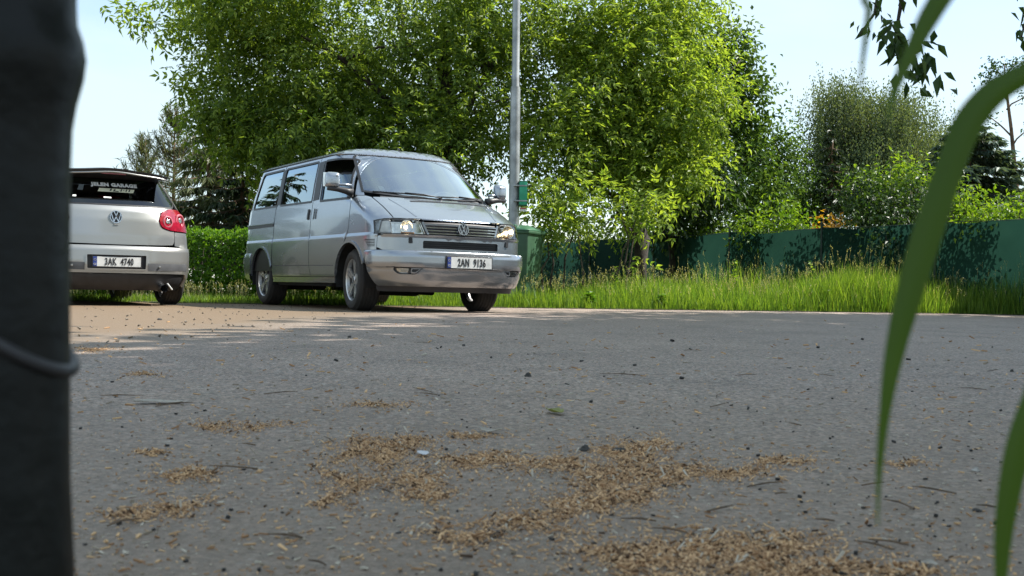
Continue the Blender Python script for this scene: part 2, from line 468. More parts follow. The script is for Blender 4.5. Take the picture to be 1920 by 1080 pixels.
# ------------------------------------------------------------------ ground, road, dirt
gn = 60
g = np.linspace(-1, 1, gn); g = np.sign(g) * (np.abs(g) ** 2.2) * 320
GX, GY = np.meshgrid(g, g + 20, indexing='ij')
GZ = -0.02 + 0.0 * GX
far = np.clip((np.hypot(GX, GY - 10) - 40) / 200, 0, 1)
GZ = GZ - far * 1.5
V = np.stack([GX, GY, GZ], -1).reshape(-1, 3)
ii = (np.arange(gn - 1)[:, None] * gn + np.arange(gn - 1)[None]).ravel()
tag(npmesh('ground', V, np.stack([ii, ii + gn, ii + gn + 1, ii + 1], -1), M['soil'], smooth=True), kind='structure')

# far edge of the asphalt, measured along the photograph
EDGE = [(-60, 13.6), (-14, 14.2), (-5.5, 14.5), (-3.0, 14.6), (0.3, 15.1), (3.5, 15.9), (7.0, 16.6), (12, 15.0), (20, 8), (34, -14)]
def edge_y(x): return float(np.interp(x, [e[0] for e in EDGE], [e[1] for e in EDGE]))
road_out = [(-60, -14)] + [(x, y) for x, y in EDGE]
road = patch_sheet('road', [(-60, -14), (-60, 13.6), (-14, 14.2)] + [(-9 + i * .45, edge_y(-9 + i * .45) + random.uniform(-.05, .05)) for i in range(48)] + [(20, 8), (34, -14)],
                   0.0, M['asphalt'], 0.6, jitter=0.0)
# near field sandy dirt around the parked car, then thinner dust on the asphalt
dust_o = [gnd(120, 662), gnd(300, 641), gnd(480, 618), gnd(620, 604), gnd(740, 593), gnd(800, 588)]
dust_o = [(p.x, p.y) for p in dust_o]
dust_out = dust_o + [(-1.0, 14.4), (-4, 14.45), (-9, 14.2), (-14, 13.9), (-16, 9), (-10, 5), (-4.5, 3.9)]
# crumbled pale rim where the asphalt meets the verge
rim = [(-9 + i * .3, edge_y(-9 + i * .3) - random.uniform(.0, .10)) for i in range(71)] + [(12 - i * .3, edge_y(12 - i * .3) + random.uniform(.05, .2)) for i in range(71)]
patch_sheet('road_edge', rim, 0.010, M['dust'], 0.3)

# ------------------------------------------------------------------ foliage generators
def frame_from(d):
    """orthonormal frames for unit directions d (N,3) -> a, b"""
    ref = np.where(np.abs(d[:, 2:3]) < 0.9, np.array([[0, 0, 1.0]]), np.array([[1.0, 0, 0]]))
    a = np.cross(d, ref); a /= np.linalg.norm(a, axis=1, keepdims=True) + 1e-9
    b = np.cross(a, d)
    return a, b

def unit(v): return v / (np.linalg.norm(v, axis=1, keepdims=True) + 1e-9)

def leaf_quads(P, D, N, L, Wd, bend=0.25):
    """one leaf per row: base P, direction D, normal N, length L, width Wd: two quads folded on the midrib, 6 verts"""
    D = unit(D); S = unit(np.cross(D, N)); Nn = np.cross(S, D)
    L = np.asarray(L)[:, None]; Wd = np.asarray(Wd)[:, None]
    mid = P + D * L * .5 + Nn * L * 0.06
    tip = P + D * L - Nn * L * bend * .4
    up = Nn * Wd * 0.22
    l1 = P + D * L * .38 + S * Wd * .5 + up; r1 = P + D * L * .38 - S * Wd * .5 + up
    V = np.stack([P, l1, tip, r1], 1).reshape(-1, 3)
    n = len(P); b = np.arange(n) * 4
    F = np.concatenate([np.stack([b, b + 1, b + 2], 1), np.stack([b, b + 2, b + 3], 1)])
    return V, F

def pinnate(P, D, N, rl, npair, L, Wd):
    """compound leaves: rachis from P along D with npair leaflet pairs and one end leaflet"""
    D = unit(D); S = unit(np.cross(D, N)); Nn = np.cross(S, D)
    PP, DD, NN, LL, WW = [], [], [], [], []
    n = len(P)
    for k in range(npair):
        t = 0.25 + 0.7 * k / max(1, npair - 1)
        base = P + D * (rl * t)[:, None] - Nn * (rl * t * t * .35)[:, None]
        for sg in (-1, 1):
            d = S * sg * 0.85 + D * 0.5 - Nn * 0.25 + rng.normal(0, .14, (n, 3))
            PP.append(base); DD.append(d); NN.append(Nn + rng.normal(0, .3, (n, 3)))
            LL.append(L * rng.uniform(.75, 1.1, n) * (0.8 + 0.3 * t)); WW.append(Wd * rng.uniform(.8, 1.15, n))
    PP.append(P + D * rl[:, None] - Nn * (rl * .35)[:, None]); DD.append(D - Nn * .4); NN.append(Nn); LL.append(L * 1.15 * np.ones(n)); WW.append(Wd * 1.1 * np.ones(n))
    return leaf_quads(np.concatenate(PP), np.concatenate(DD), np.concatenate(NN), np.concatenate(LL), np.concatenate(WW))

def join(parts):
    Vs, Fs, o = [], [], 0
    for V, F in parts:
        Vs.append(V); Fs.append(F + o); o += len(V)
    return np.concatenate(Vs), np.concatenate(Fs)

def blob_points(blobs, n, shell=0.55):
    """points in ellipsoids (cx,cy,cz,rx,ry,rz[,weight]), biased outwards; returns P, outward dir"""
    w = np.array([b[3] * b[4] + b[3] * b[5] + b[4] * b[5] for b in blobs]) * np.array([b[6] if len(b) > 6 else 1.0 for b in blobs])
    idx = rng.choice(len(blobs), n, p=w / w.sum())
    B = np.array([b[:6] for b in blobs])[idx]
    d = unit(rng.normal(0, 1, (n, 3)))
    r = shell + (1 - shell) * rng.random(n) ** .7
    P = B[:, :3] + d * r[:, None] * B[:, 3:6]
    return P, unit(d / B[:, 3:6])

def clumpify(P, O, per, spread):
    """repeat points as clumps"""
    n = len(P)
    P2 = np.repeat(P, per, 0) + rng.normal(0, spread, (n * per, 3))
    return P2, np.repeat(O, per, 0)

def broad_crown(name, blobs, n_clump, per, L, Wd, mat, parent, shell=.5, spread=.16, droop=.5, pair=3, compound=True, rl=None, up=0.9):
    P, O = blob_points(blobs, n_clump, shell)
    P, O = clumpify(P, O, per, spread)
    n = len(P)
    D = unit(O * .7 + rng.normal(0, .6, (n, 3)) + np.array([0, 0, -droop]))
    N = unit(np.array([0, 0, up]) + rng.normal(0, .45, (n, 3)) + O * .35)
    if compound:
        r = (rl or L * 2.2) * rng.uniform(.7, 1.2, n)
        V, F = pinnate(P, D, N, r, pair, L, Wd)
    else:
        V, F = leaf_quads(P, D, N, L * rng.uniform(.6, 1.2, n), Wd * rng.uniform(.7, 1.2, n))
    return npmesh(name, V, F, mat, parent)

def branch_path(a, b, sag=0.0, wob=0.1, k=6):
    a = Vector(a); b = Vector(b); L = (b - a).length
    pts = []
    for i in range(k + 1):
        t = i / k
        p = a.lerp(b, t)
        p.z += sag * L * math.sin(PI * t)
        if 0 < i < k: p += Vector((random.uniform(-1, 1), random.uniform(-1, 1), random.uniform(-1, 1))) * wob * L * .12
        pts.append(p)
    return pts

def tree_wood(root, base, trunk_top, r0, r1, limbs, mat, lean_mid=None, name='trunk', twig=3):
    """trunk and limbs; limbs list of (t along trunk, end point, r0)"""
    b = Vector(base); tt = Vector(trunk_top)
    pts = branch_path(b, tt, 0, .25, 8)
    rad = [r0 * (1 - i / 8) + r1 * i / 8 for i in range(9)]
    rad[0] *= 1.35
    MB().tube(pts, rad, 10).build(name, mat, root, True)
    mb = MB()
    for t, e, r in limbs:
        s = pts[int(t * 8)]
        bp = branch_path(s, e, .10, .35, 7)
        mb.tube(bp, [r * (1 - i / 7 * .8) for i in range(8)], 7)
        for q in range(twig):
            i = random.randint(2, 6)
            e2 = bp[i] + Vector((random.uniform(-1, 1), random.uniform(-1, 1), random.uniform(-.3, .8))) * (Vector(e) - s).length * .35
            mb.tube(branch_path(bp[i], e2, .05, .35, 4), [r * .4 * (1 - k / 4 * .8) for k in range(5)], 5)
    if limbs: mb.build('limb', mat, root, True)

# ------------------------------------------------------------------ big walnut left of the pole
t = empty('walnut_tree', (-1.15, 20.5, 0))
tag(t, 'large dense dark green broadleaf tree rising behind the silver van', 'tree')
def rel(p, o): return tuple(Vector(p) - Vector(o.location))
tree_wood(t, (0, 0, 0), (-.2, .2, 5.2), .22, .12, [(.35, (-3.6, -.3, 3.6), .11), (.4, (-2.6, -1.2, 4.6), .1), (.5, (1.0, -.6, 4.8), .09), (.55, (-1.6, .9, 6.2), .1),
          (.6, (.6, .8, 6.4), .09), (.3, (-2.9, .8, 2.5), .08), (.7, (-4.6, -.2, 5.4), .07), (.45, (.5, -1.4, 3.4), .07)], M['bark_dark'])
bl = [(-1.2, 0, 5.2, 2.6, 2.0, 1.7), (-3.2, -.3, 3.9, 1.9, 1.7, 1.5), (-3.8, -.2, 5.2, 1.2, 1.3, .8), (-2.4, -.6, 2.9, 1.9, 1.6, 1.2), (-3.7, 0, 3.5, 1.1, 1.3, .9),
      (.2, -.4, 3.9, 1.5, 1.5, 1.6), (-.6, -.9, 2.6, 1.7, 1.3, 1.0), (.9, -.2, 5.4, 1.3, 1.5, 1.3), (-4.9, -.2, 5.35, .5, .6, .25, .7), (-3.4, -1.4, 5.0, 1.2, .8, .6), (-1.6, .9, 3.2, 2.6, 1.2, 1.8)]
broad_crown('crown', bl, 2400, 5, .112, .047, M['leaf_a'], t, shell=.35, spread=.17, pair=3)
tips = [(-6.0, -.3, 5.3, .5, .4, .12), (-5.4, -.3, 5.0, .4, .4, .2), (-4.9, -.3, 4.1, .3, .4, .3, .6), (-4.6, -.3, 3.5, .3, .4, .35, .8)]
broad_crown('crown', tips, 26, 3, .15, .06, M['leaf_a'], t, shell=.2, spread=.14, pair=3)
lit = [(-3.7, -1.9, 5.35, .9, .4, .25), (-2.6, -1.8, 5.5, .7, .4, .2)]  # clumps in the paler leaf colour stand in for sunlit leaves
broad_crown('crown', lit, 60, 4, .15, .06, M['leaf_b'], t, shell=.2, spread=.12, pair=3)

# ------------------------------------------------------------------ brighter walnut right of the pole
t = empty('walnut_tree', (2.3, 20.5, 0))
tag(t, 'bright yellow green broadleaf tree right of the lamp pole, branches hanging to the fence', 'tree')
tree_wood(t, (0, 0, 0), (-.1, .2, 4.8), .17, .09, [(.35, (-1.5, -.8, 4.3), .07), (.45, (1.5, -.5, 3.6), .07), (.5, (.9, .5, 5.2), .07), (.3, (-1.4, -1.4, 2.2), .06),
          (.6, (-.9, .4, 5.9), .06), (.4, (1.9, .2, 4.6), .06), (.25, (-.8, -2.2, 1.3), .05)], M['bark_dark'])
bl = [(.05, -.2, 4.6, 1.5, 1.5, 1.1), (-.9, -.6, 3.6, 1.3, 1.2, 1.0), (.7, -.5, 3.6, 1.05, 1.2, .95), (-1.5, -1.0, 2.75, .95, 1.0, .8), (-.3, -.8, 2.85, 1.1, .9, .7), (.5, .3, 5.6, 1.0, 1.2, .7), (-1.1, 0, 5.2, 1.0, 1.1, .7), (.3, -1.2, 2.35, .8, .7, .45)]
broad_crown('crown', bl, 1350, 5, .112, .048, M['leaf_b'], t, shell=.35, spread=.17, pair=3)
low = [(-1.6, -2.4, 1.8, .5, .6, .5), (-1.1, -2.5, 1.55, .55, .5, .3), (-.3, -2.6, 1.65, .5, .5, .28), (-1.8, -2.6, 1.35, .3, .4, .25), (-.35, -2.9, .90, .25, .3, .18, .5)]
broad_crown('crown', low, 95, 4, .115, .048, M['leaf_b'], t, shell=.25, spread=.14, pair=3)
mb = MB()
for i in range(7):
    a = Vector((-1.9 + i * .26 + random.uniform(-.1, .1), -2.3 + random.uniform(-.4, .3), 0)); e = a + Vector((random.uniform(-.2, .5), random.uniform(-.3, .3), random.uniform(1.2, 1.9)))
    mb.tube(branch_path(a, e, .02, .3, 5), [.022 * (1 - k * .13) for k in range(6)], 6)
mb.build('sucker_stems', M['wood_bark'], t, True)

def simple_tree(name, label, loc, h, trunk_r, blobs, n, per, L, Wd, mat, bark, group=None, cat='tree', limbs=5, **kw):
    t = empty(name, loc)
    tag(t, label, cat, group)
    lm = []
    for k in range(limbs):
        b = blobs[k % len(blobs)]
        lm.append((random.uniform(.3, .7), (b[0] + random.uniform(-.4, .4) * b[3], b[1] + random.uniform(-.4, .4) * b[4], b[2] + random.uniform(-.1, .5) * b[5]), trunk_r * .45))
    tree_wood(t, (0, 0, -.03), (random.uniform(-.1, .1) * h * .2, 0, h * .85), trunk_r, trunk_r * .3, lm, bark)
    broad_crown('crown', blobs, n, per, L, Wd, mat, t, **kw)
    return t

def shrub(name, label, loc, blobs, n, per, L, Wd, mat, group=None, cat='shrub', **kw):
    t = empty(name, loc)
    tag(t, label, cat, group)
    mb = MB()
    for b in blobs:
        for q in range(3):
            e = Vector((b[0] + random.uniform(-.5, .5) * b[3], b[1] + random.uniform(-.4, .4) * b[4], b[2] + random.uniform(0, .6) * b[5]))
            mb.tube(branch_path((e.x * .4, e.y * .4, -.03), e, .03, .3, 5), [.025 * (1 - k * .14) for k in range(6)], 5)
    mb.build('stem', M['wood_bark'], t, True)
    broad_crown('crown', blobs, n, per, L, Wd, mat, t, **kw)
    return t

def place(px, d): 
    p = at(px, 560, d); return (p.x, d, 0)
def zpx(px, py, d): return at(px, py, d).z

# trees in the gap right of the bright walnut
p = place(1330, 27)
simple_tree('poplar_tree', 'slender grey green tree just right of the bright tree, reaching the white sky', p, 6.2, .12,
            [(0, 0, 4.6, 1.0, .9, 1.6), (-.5, 0, 3.0, 1.1, .9, 1.2), (.5, 0, 5.3, .6, .6, 1.3), (.8, 0, 3.6, .8, .7, 1.1), (1.2,0,2.4,.8,.7,1.0), (-.3, 0, 6.0, .6, .5, .8), (.5, 0, 6.2, .6, .6, .8), (.9, 0, 4.9, .7, .6, 1.0)], 1500, 6, .16, .09, M['leaf_p'], M['wood_bark'], compound=False, shell=.25, spread=.16)
p = place(1255, 24)
simple_tree('poplar_tree', 'dark leafy tree filling the gap behind the bright tree', p, 4.2, .1,
            [(0, 0, 2.3, 1.2, .9, 1.2), (-.7, .3, 3.1, .9, .8, 1.0), (.7, 0, 2.6, .9, .8, 1.0)], 900, 6, .15, .085, M['leaf_d'], M['bark_dark'], compound=False, shell=.3, spread=.16)
p = place(1435, 30)
simple_tree('poplar_tree', 'feathery grey green tree left of the dark spruce tip', p, 4.6, .1,
            [(0, 0, 3.2, 1.0, .8, 1.4), (-.5, 0, 2.2, .9, .8, 1.0), (.4, 0, 4.0, .6, .6, 1.0), (-.45, 0, 4.2, .5, .5, .9), (.9,0,2.4,.8,.7,1.1)], 1050, 6, .15, .085, M['leaf_p'], M['wood_bark'], compound=False, shell=.25, spread=.16)
# ------------------------------------------------------------------ conifers
def conifer(name, label, loc, h, rad, mat, bark, tiers, per_tier, droop, hang, z0=.3, dens=1.0, group=None, curve=1.0, strip=(.05, .28)):
    t = empty(name, loc); tag(t, label, 'conifer', group)
    MB().tube(branch_path((0, 0, -.03), (random.uniform(-.1, .1), 0, h), 0, .05, 8), [rad * .06 * (1 - i / 8 * .93) + .01 for i in range(9)], 8).build('trunk', bark, t, True)
    mb = MB(); parts = []
    for i in range(tiers):
        f = i / (tiers - 1)
        z = z0 + (h - z0) * f
        R0 = rad * (1 - f) ** curve + .12
        for k in range(per_tier):
            a = random.uniform(0, 2 * PI); r = R0 * random.uniform(.7, 1.1)
            ks = 7
            tt = np.linspace(0, 1, ks)
            zz = z + r * (-droop * tt + droop * .55 * tt ** 2.2) + random.uniform(-.05, .05)
            bx = np.stack([np.cos(a) * r * tt, np.sin(a) * r * tt, zz], 1)
            mb.tube([tuple(q) for q in bx[::2]], [.018, .012, .008, .004], 4, False)
            n = int(max(8, 55 * r * dens))
            s = rng.random(n) ** .7
            P = np.stack([np.interp(s, tt, bx[:, j]) for j in range(3)], 1)
            side = np.array([-math.sin(a), math.cos(a), 0]); out = np.array([math.cos(a), math.sin(a), 0])
            sg = rng.choice([-1, 1], n)[:, None]
            D = side * sg * rng.uniform(.2, 1, n)[:, None] + out * .5 + np.array([0, 0, -hang]) * rng.uniform(.4, 1.2, n)[:, None] + rng.normal(0, .15, (n, 3))
            L = strip[1] * rng.uniform(.5, 1.1, n) * (0.55 + .45 * min(1, r))
            N = unit(np.array([0, 0, 1.0]) + rng.normal(0, .5, (n, 3)))
            parts.append(leaf_quads(P, D, N, L, np.full(n, strip[0]) * rng.uniform(.7, 1.3, n)))
    tag(mb.build('branch', bark, t, True), kind='stuff')
    V, F = join(parts)
    npmesh('crown', V, F, mat, t)
    return t

def up_conifer(name, label, loc, h, rad, mat, bark, n_shoot, group=None):
    """young feathery conifer with shoots curving upwards"""
    t = empty(name, loc); tag(t, label, 'conifer', group)
    MB().tube([(0, 0, -.03), (0, 0, h * .5), (0, 0, h)], [.06, .04, .01], 7).build('trunk', bark, t, True)
    mb = MB(); parts = []
    for i in range(n_shoot):
        f = random.random() ** .8
        z = h * (.12 + .8 * f); a = random.uniform(0, 2 * PI)
        r = rad * (1 - f) ** .7 * random.uniform(.5, 1.0) + .1
        tt = np.linspace(0, 1, 6)
        bx = np.stack([np.cos(a) * r * tt ** .8, np.sin(a) * r * tt ** .8, z - .1 * r * tt + (r * .5 + .35) * tt ** 2.0], 1)
        mb.tube([tuple(q) for q in bx[::2]] + [tuple(bx[-1])], [.014, .010, .006, .003], 4, False)
        n = 46
        s = rng.uniform(.1, 1, n)
        P = np.stack([np.interp(s, tt, bx[:, j]) for j in range(3)], 1)
        D = rng.normal(0, .5, (n, 3)) + np.array([math.cos(a) * .2, math.sin(a) * .2, .75])
        parts.append(leaf_quads(P, D, rng.normal(0, 1, (n, 3)), rng.uniform(.10, .20, n), rng.uniform(.012, .022, n)))
    tag(mb.build('branch', bark, t, True), kind='stuff')
    V, F = join(parts); npmesh('crown', V, F, mat, t)
    return t

def c_at(px, d): return place(px, d)
up_conifer('larch_tree', 'tallest pale feathery young conifer beside the dark tree at left', c_at(322, 27), 4.55, 1.5, M['needle_l'], M['bark_pine'], 120)
up_conifer('larch_tree', 'pale feathery young conifer directly above the roof of the parked hatchback', c_at(268, 28), 3.9, 1.3, M['needle_l'], M['bark_pine'], 100)
conifer('spruce_tree', 'drooping green conifer above the clipped hedge left of the van', c_at(390, 23), 3.7, 1.25, M['needle_l'], M['bark_pine'], 15, 9, .35, .9, z0=.9, dens=1.1, strip=(.045, .30), curve=.7)
conifer('spruce_tree', 'dark spruce tucked under the large tree behind the hedge', c_at(455, 22.2), 3.0, 1.1, M['needle'], M['bark_pine'], 12, 9, .35, .8, z0=.7, dens=1.0, strip=(.045, .28), curve=.7)
conifer('spruce_tree', 'dark narrow spruce in front of the weeping birches', c_at(1552, 28), 4.35, 1.25, M['needle'], M['bark_pine'], 20, 9, .35, .5, z0=.5, strip=(.06, .30))
conifer('spruce_tree', 'tall blue green spruce at right behind the arching blade', c_at(1815, 33), 5.6, 3.0, M['needle_b'], M['bark_pine'], 22, 14, .30, .35, z0=.5, strip=(.09, .36), curve=.62)
conifer('spruce_tree', 'small blue green spruce right of the taller one', c_at(1885, 36), 4.3, 1.9, M['needle_b'], M['bark_pine'], 16, 13, .25, .35, z0=.4, strip=(.09, .36), curve=.6)

# ------------------------------------------------------------------ weeping birches
def birch(label, loc, h, rad, n_str, squat=.62):
    t = empty('birch_tree', loc); tag(t, label, 'tree', 'weeping birches on the right')
    tops = []
    mb = MB()
    MB().tube(branch_path((0, 0, -.03), (.2, 0, h * .75), 0, .15, 8), [.16 * (1 - i / 8 * .75) for i in range(9)], 8).build('trunk', M['bark_birch'], t, True)
    for k in range(16):
        a = random.uniform(0, 2 * PI); r = rad * random.uniform(.3, 1.05)
        z1 = h * (1 - .30 * (r / rad) ** 2) * random.uniform(.86, 1.0)
        s = Vector((.1, 0, h * random.uniform(.22, .6)))
        e = Vector((math.cos(a) * r, math.sin(a) * r, z1))
        bp = branch_path(s, e, .12, .3, 6)
        mb.tube(bp, [.045 * (1 - i / 6 * .85) for i in range(7)], 5)
        tops += bp[2:] + [bp[-1]] * 2
    mb.build('limb', M['bark_birch'], t, True)
    T = np.array([tuple(q) for q in tops]); 
    idx = rng.integers(0, len(T), n_str)
    base = T[idx] + rng.normal(0, .50, (n_str, 3)) * np.array([1, 1, .6])
    ln = rng.uniform(.5, 1.9, n_str) * h / 6
    P = []; k = 13
    dx = rng.normal(0, .12, (n_str, 2))
    for j in range(k):
        f = j / (k - 1)
        q = base.copy(); q[:, 0] += dx[:, 0] * f * ln; q[:, 1] += dx[:, 1] * f * ln; q[:, 2] -= ln * f
        P.append(q + rng.normal(0, .035, q.shape))
    P = np.concatenate(P); P = P[P[:, 2] > .5]
    n = len(P)
    V, F = leaf_quads(P, rng.normal(0, .5, (n, 3)) + np.array([0, 0, -.9]), rng.normal(0, 1, (n, 3)), rng.uniform(.07, .13, n), rng.uniform(.04, .065, n))
    npmesh('crown', V, F, M['leaf_w'], t)
birch('tallest weeping birch, rounded crown against the white sky', c_at(1612, 40), 8.5, 2.3, 4600)
birch('weeping birch between the tallest birch and the arching blade', c_at(1690, 41), 7.6, 2.0, 3000)
birch('grey green birch half hidden behind the arching blade', c_at(1762, 44), 7.4, 1.3, 1500)

# ------------------------------------------------------------------ sparse pine at the right edge
t = empty('pine_tree', c_at(1912, 34)); tag(t, 'thin sparse tree with bare trunk at the right edge', 'tree')
tr = [(0, 0, -.03), (-.05, 0, 2.4), (-.22, 0, 4.2), (-.35, 0, 5.4), (-.55, 0, 6.8), (-.6, 0, 7.4)]
MB().tube(tr, [.10, .085, .07, .055, .035, .015], 8).build('trunk', M['bark_pine'], t, True)
mb = MB(); cl = []
for (s, e) in [((-.22, 0, 4.2), (-1.25, 0, 4.75)), ((-.35, 0, 5.2), (-1.3, .2, 5.9)), ((-.5, 0, 6.3), (-1.15, 0, 6.9)), ((-.3, 0, 4.9), (.5, 0, 5.6)), ((-.5, 0, 6.0), (.4, 0, 6.6)), ((-.58, 0, 7.0), (-.2, 0, 7.4)), ((-.2, 0, 4.0), (.4, 0, 4.4)), ((-.55, 0, 6.8), (-.95, 0, 7.3)), ((-.1, 0, 3.0), (-.8, 0, 3.5))]:
    bp = branch_path(s, e, .1, .3, 5); mb.tube(bp, [.03 * (1 - i * .15) for i in range(6)], 5); cl += [tuple(bp[-1]), tuple(bp[-2]), tuple(bp[-1]), tuple(bp[-3])]
tag(mb.build('branch', M['bark_pine'], t, True), kind='stuff')
C = np.array(cl); P = np.repeat(C, 34, 0) + rng.normal(0, .14, (len(C) * 34, 3)); n = len(P)
V, F = leaf_quads(P, rng.normal(0, 1, (n, 3)), rng.normal(0, 1, (n, 3)), rng.uniform(.08, .15, n), rng.uniform(.045, .07, n))
npmesh('crown', V, F, M['leaf_d'], t)

# ------------------------------------------------------------------ shrubs over the fence
G1 = 'shrubs leaning over the green fence'
shrub('garden_shrub', 'bright lime shrub over the fence just right of the bright tree', place(1215, 25.6), [(0, 0, 1.7, .45, .5, .75), (.5, 0, 1.5, .4, .5, .4), (-.4, 0, 1.4, .3, .4, .5)], 170, 6, .12, .055, M['leaf_c'], G1, compound=False, shell=.3, spread=.12)
shrub('garden_shrub', 'low lime shrub over the fence below the grey green trees', place(1318, 24.0), [(0, 0, 1.4, .6, .5, .45), (.5, 0, 1.35, .4, .5, .35)], 150, 6, .12, .055, M['leaf_c'], G1, compound=False, shell=.3, spread=.12)
shrub('garden_shrub', 'wide bright yellow green shrub left of the orange bush', place(1460, 22.2), [(0, 0, 1.55, .75, .5, .6), (-.5, 0, 1.4, .5, .5, .4), (.5, 0, 1.35, .5, .5, .45)], 260, 6, .12, .055, M['leaf_c'], G1, compound=False, shell=.3, spread=.12)
shrub('garden_shrub', 'small orange leaved bush over the fence', place(1552, 21.1), [(0, 0, 1.42, .30, .35, .3), (.18, 0, 1.45, .2, .3, .25)], 60, 5, .10, .05, M['leaf_o'], G1, compound=False, shell=.3, spread=.09)
shrub('garden_shrub', 'big dark round shrub over the fence left of the arching blade', place(1650, 20.1), [(0, 0, 1.6, .75, .6, .75), (.55, 0, 1.9, .5, .5, .6), (-.35, 0, 2.1, .45, .5, .5), (.0, -1.15, 1.15, .7, .3, .42), (.55, -1.2, 1.0, .5, .3, .4), (0, -.5, 1.65, .8, .6, .3)], 640, 6, .10, .06, M['leaf_d'], G1, compound=False, shell=.3, spread=.12)  # low blobs before the cloth also stand in for shadow on the fence
shrub('garden_shrub', 'leafy green top shoots above the dark round shrub', place(1675, 21.0), [(0, 0, 2.5, .6, .5, .35), (-.5, 0, 2.3, .3, .4, .35), (.4, 0, 2.45, .35, .4, .4)], 130, 6, .11, .06, M['leaf_c'], G1, compound=False, shell=.2, spread=.14)
shrub('garden_shrub', 'lime shrub over the fence right of the arching blade', place(1815, 18.6), [(0, 0, 1.55, .5, .5, .5), (-.3, 0, 1.9, .3, .4, .4), (.45, 0, 1.4, .4, .5, .35)], 210, 6, .10, .05, M['leaf_c'], G1, compound=False, shell=.3, spread=.12)
shrub('garden_shrub', 'lime hedge-like shrub over the fence at the right edge', place(1905, 17.8), [(0, 0, 1.5, .55, .5, .35), (-.5, 0, 1.45, .4, .5, .35)], 200, 6, .10, .05, M['leaf_c'], G1, compound=False, shell=.3, spread=.12)
shrub('garden_shrub', 'tall grey green shrub between feathery tree and dark spruce', place(1495, 28), [(0, 0, 2.0, .6, .6, 1.1), (.2, 0, 2.9, .4, .5, .7)], 300, 6, .10, .055, M['leaf_p'], G1, compound=False, shell=.3, spread=.13)
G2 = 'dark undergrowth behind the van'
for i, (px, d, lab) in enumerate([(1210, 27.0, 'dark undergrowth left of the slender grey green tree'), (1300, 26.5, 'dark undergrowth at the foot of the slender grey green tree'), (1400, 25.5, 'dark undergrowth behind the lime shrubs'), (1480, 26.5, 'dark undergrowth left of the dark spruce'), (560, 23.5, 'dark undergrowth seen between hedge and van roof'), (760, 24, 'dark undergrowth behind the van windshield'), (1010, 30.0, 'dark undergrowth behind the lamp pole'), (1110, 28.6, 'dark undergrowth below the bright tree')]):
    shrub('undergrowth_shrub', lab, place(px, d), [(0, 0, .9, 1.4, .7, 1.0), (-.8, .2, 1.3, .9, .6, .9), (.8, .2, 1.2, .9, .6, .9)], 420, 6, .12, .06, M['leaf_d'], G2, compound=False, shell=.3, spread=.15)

# ------------------------------------------------------------------ clipped hedge
t = empty('clipped_hedge', (-4.2, 17.3, 0)); tag(t, 'clipped hedge with sunlit top between parked hatchback and van', 'hedge')
n = 21000
P = np.stack([rng.uniform(-3.4, 2.6, n), rng.uniform(-.42, .42, n), rng.uniform(.03, 1.03, n)], 1)
fc = rng.random(n)
P[fc < .45, 1] = -.42 + rng.normal(0, .035, (fc < .45).sum())
m_ = (fc > .45) & (fc < .75); P[m_, 2] = 1.03 + rng.normal(0, .04, m_.sum())
m2 = rng.random(n) < .22; P[m2, 2] = rng.uniform(.0, .35, m2.sum())
P[:, 2] += .03 * np.sin(P[:, 0] * 3.1) + .02 * np.sin(P[:, 0] * 7.7); P[:, 2] = np.maximum(P[:, 2], .02)
V, F = leaf_quads(P, rng.normal(0, .7, (n, 3)) + np.array([0, -.3, .35]), rng.normal(0, .8, (n, 3)) + np.array([0, -.3, .5]), rng.uniform(.05, .095, n), rng.uniform(.035, .055, n))
npmesh('foliage', V, F, M['leaf_h'], t)
mb = MB()
for i in range(22):
    x = -3.2 + i * .27
    for q in range(2):
        mb.tube(branch_path((x, random.uniform(-.1, .1), -.03), (x + random.uniform(-.2, .2), random.uniform(-.3, .3), .95), 0, .4, 4), [.018, .015, .012, .009, .005], 5)
mb.build('stem', M['wood_bark'], t, True)

# ------------------------------------------------------------------ shade tree standing beside the road on the right
t = empty('shade_tree', (11.9, 4.2, 0)); tag(t, 'big roadside tree whose hanging twigs reach into the top right of the picture', 'tree')
tree_wood(t, (0, 0, -.03), (-.3, .2, 7.0), .34, .16, [(.4, (-4.5, -1.5, 7.0), .16), (.4, (-3.5, 3.5, 7.2), .15), (.5, (3.2, -2.5, 8.2), .14), (.5, (2.5, 3.4, 8.0), .14), (.55, (-1.5, -5.5, 7.8), .13), (.6, (-5.0, 1.5, 8.4), .13), (.65, (.5, 1, 10), .12), (.5, (-.5, 6, 7.6), .12)], M['wood_bark'])
bl = [(-.4, .3, 8.3, 6.6, 7.6, 2.4), (-3.2, -1.5, 7.2, 3.4, 4.5, 1.6), (-2.6, 3.6, 7.3, 3.2, 3.6, 1.5), (2.5, 0, 9.2, 3.6, 5, 1.8), (-5.3, 1.4, 7.2, 2.4, 3.4, 1.2), (-5.2, -2.2, 7.2, 2.6, 3.2, 1.2), (-4.3, 5.4, 7.3, 2.8, 2.5, 1.1), (-1.6, 8.6, 7.4, 4.2, 3.4, 1.1), (1.8, 10.2, 7.6, 4.0, 2.9, 1.1)]
P, O = blob_points(bl, 8600, .0); P, O = clumpify(P, O, 5, .34); n = len(P)
V, F = leaf_quads(P, O * .5 + rng.normal(0, .6, (n, 3)) + np.array([0, 0, -.4]), rng.normal(0, .4, (n, 3)) + np.array([0, 0, 1.0]), rng.uniform(.34, .50, n), rng.uniform(.20, .30, n))
npmesh('crown', V, F, M['leaf_a'], t)

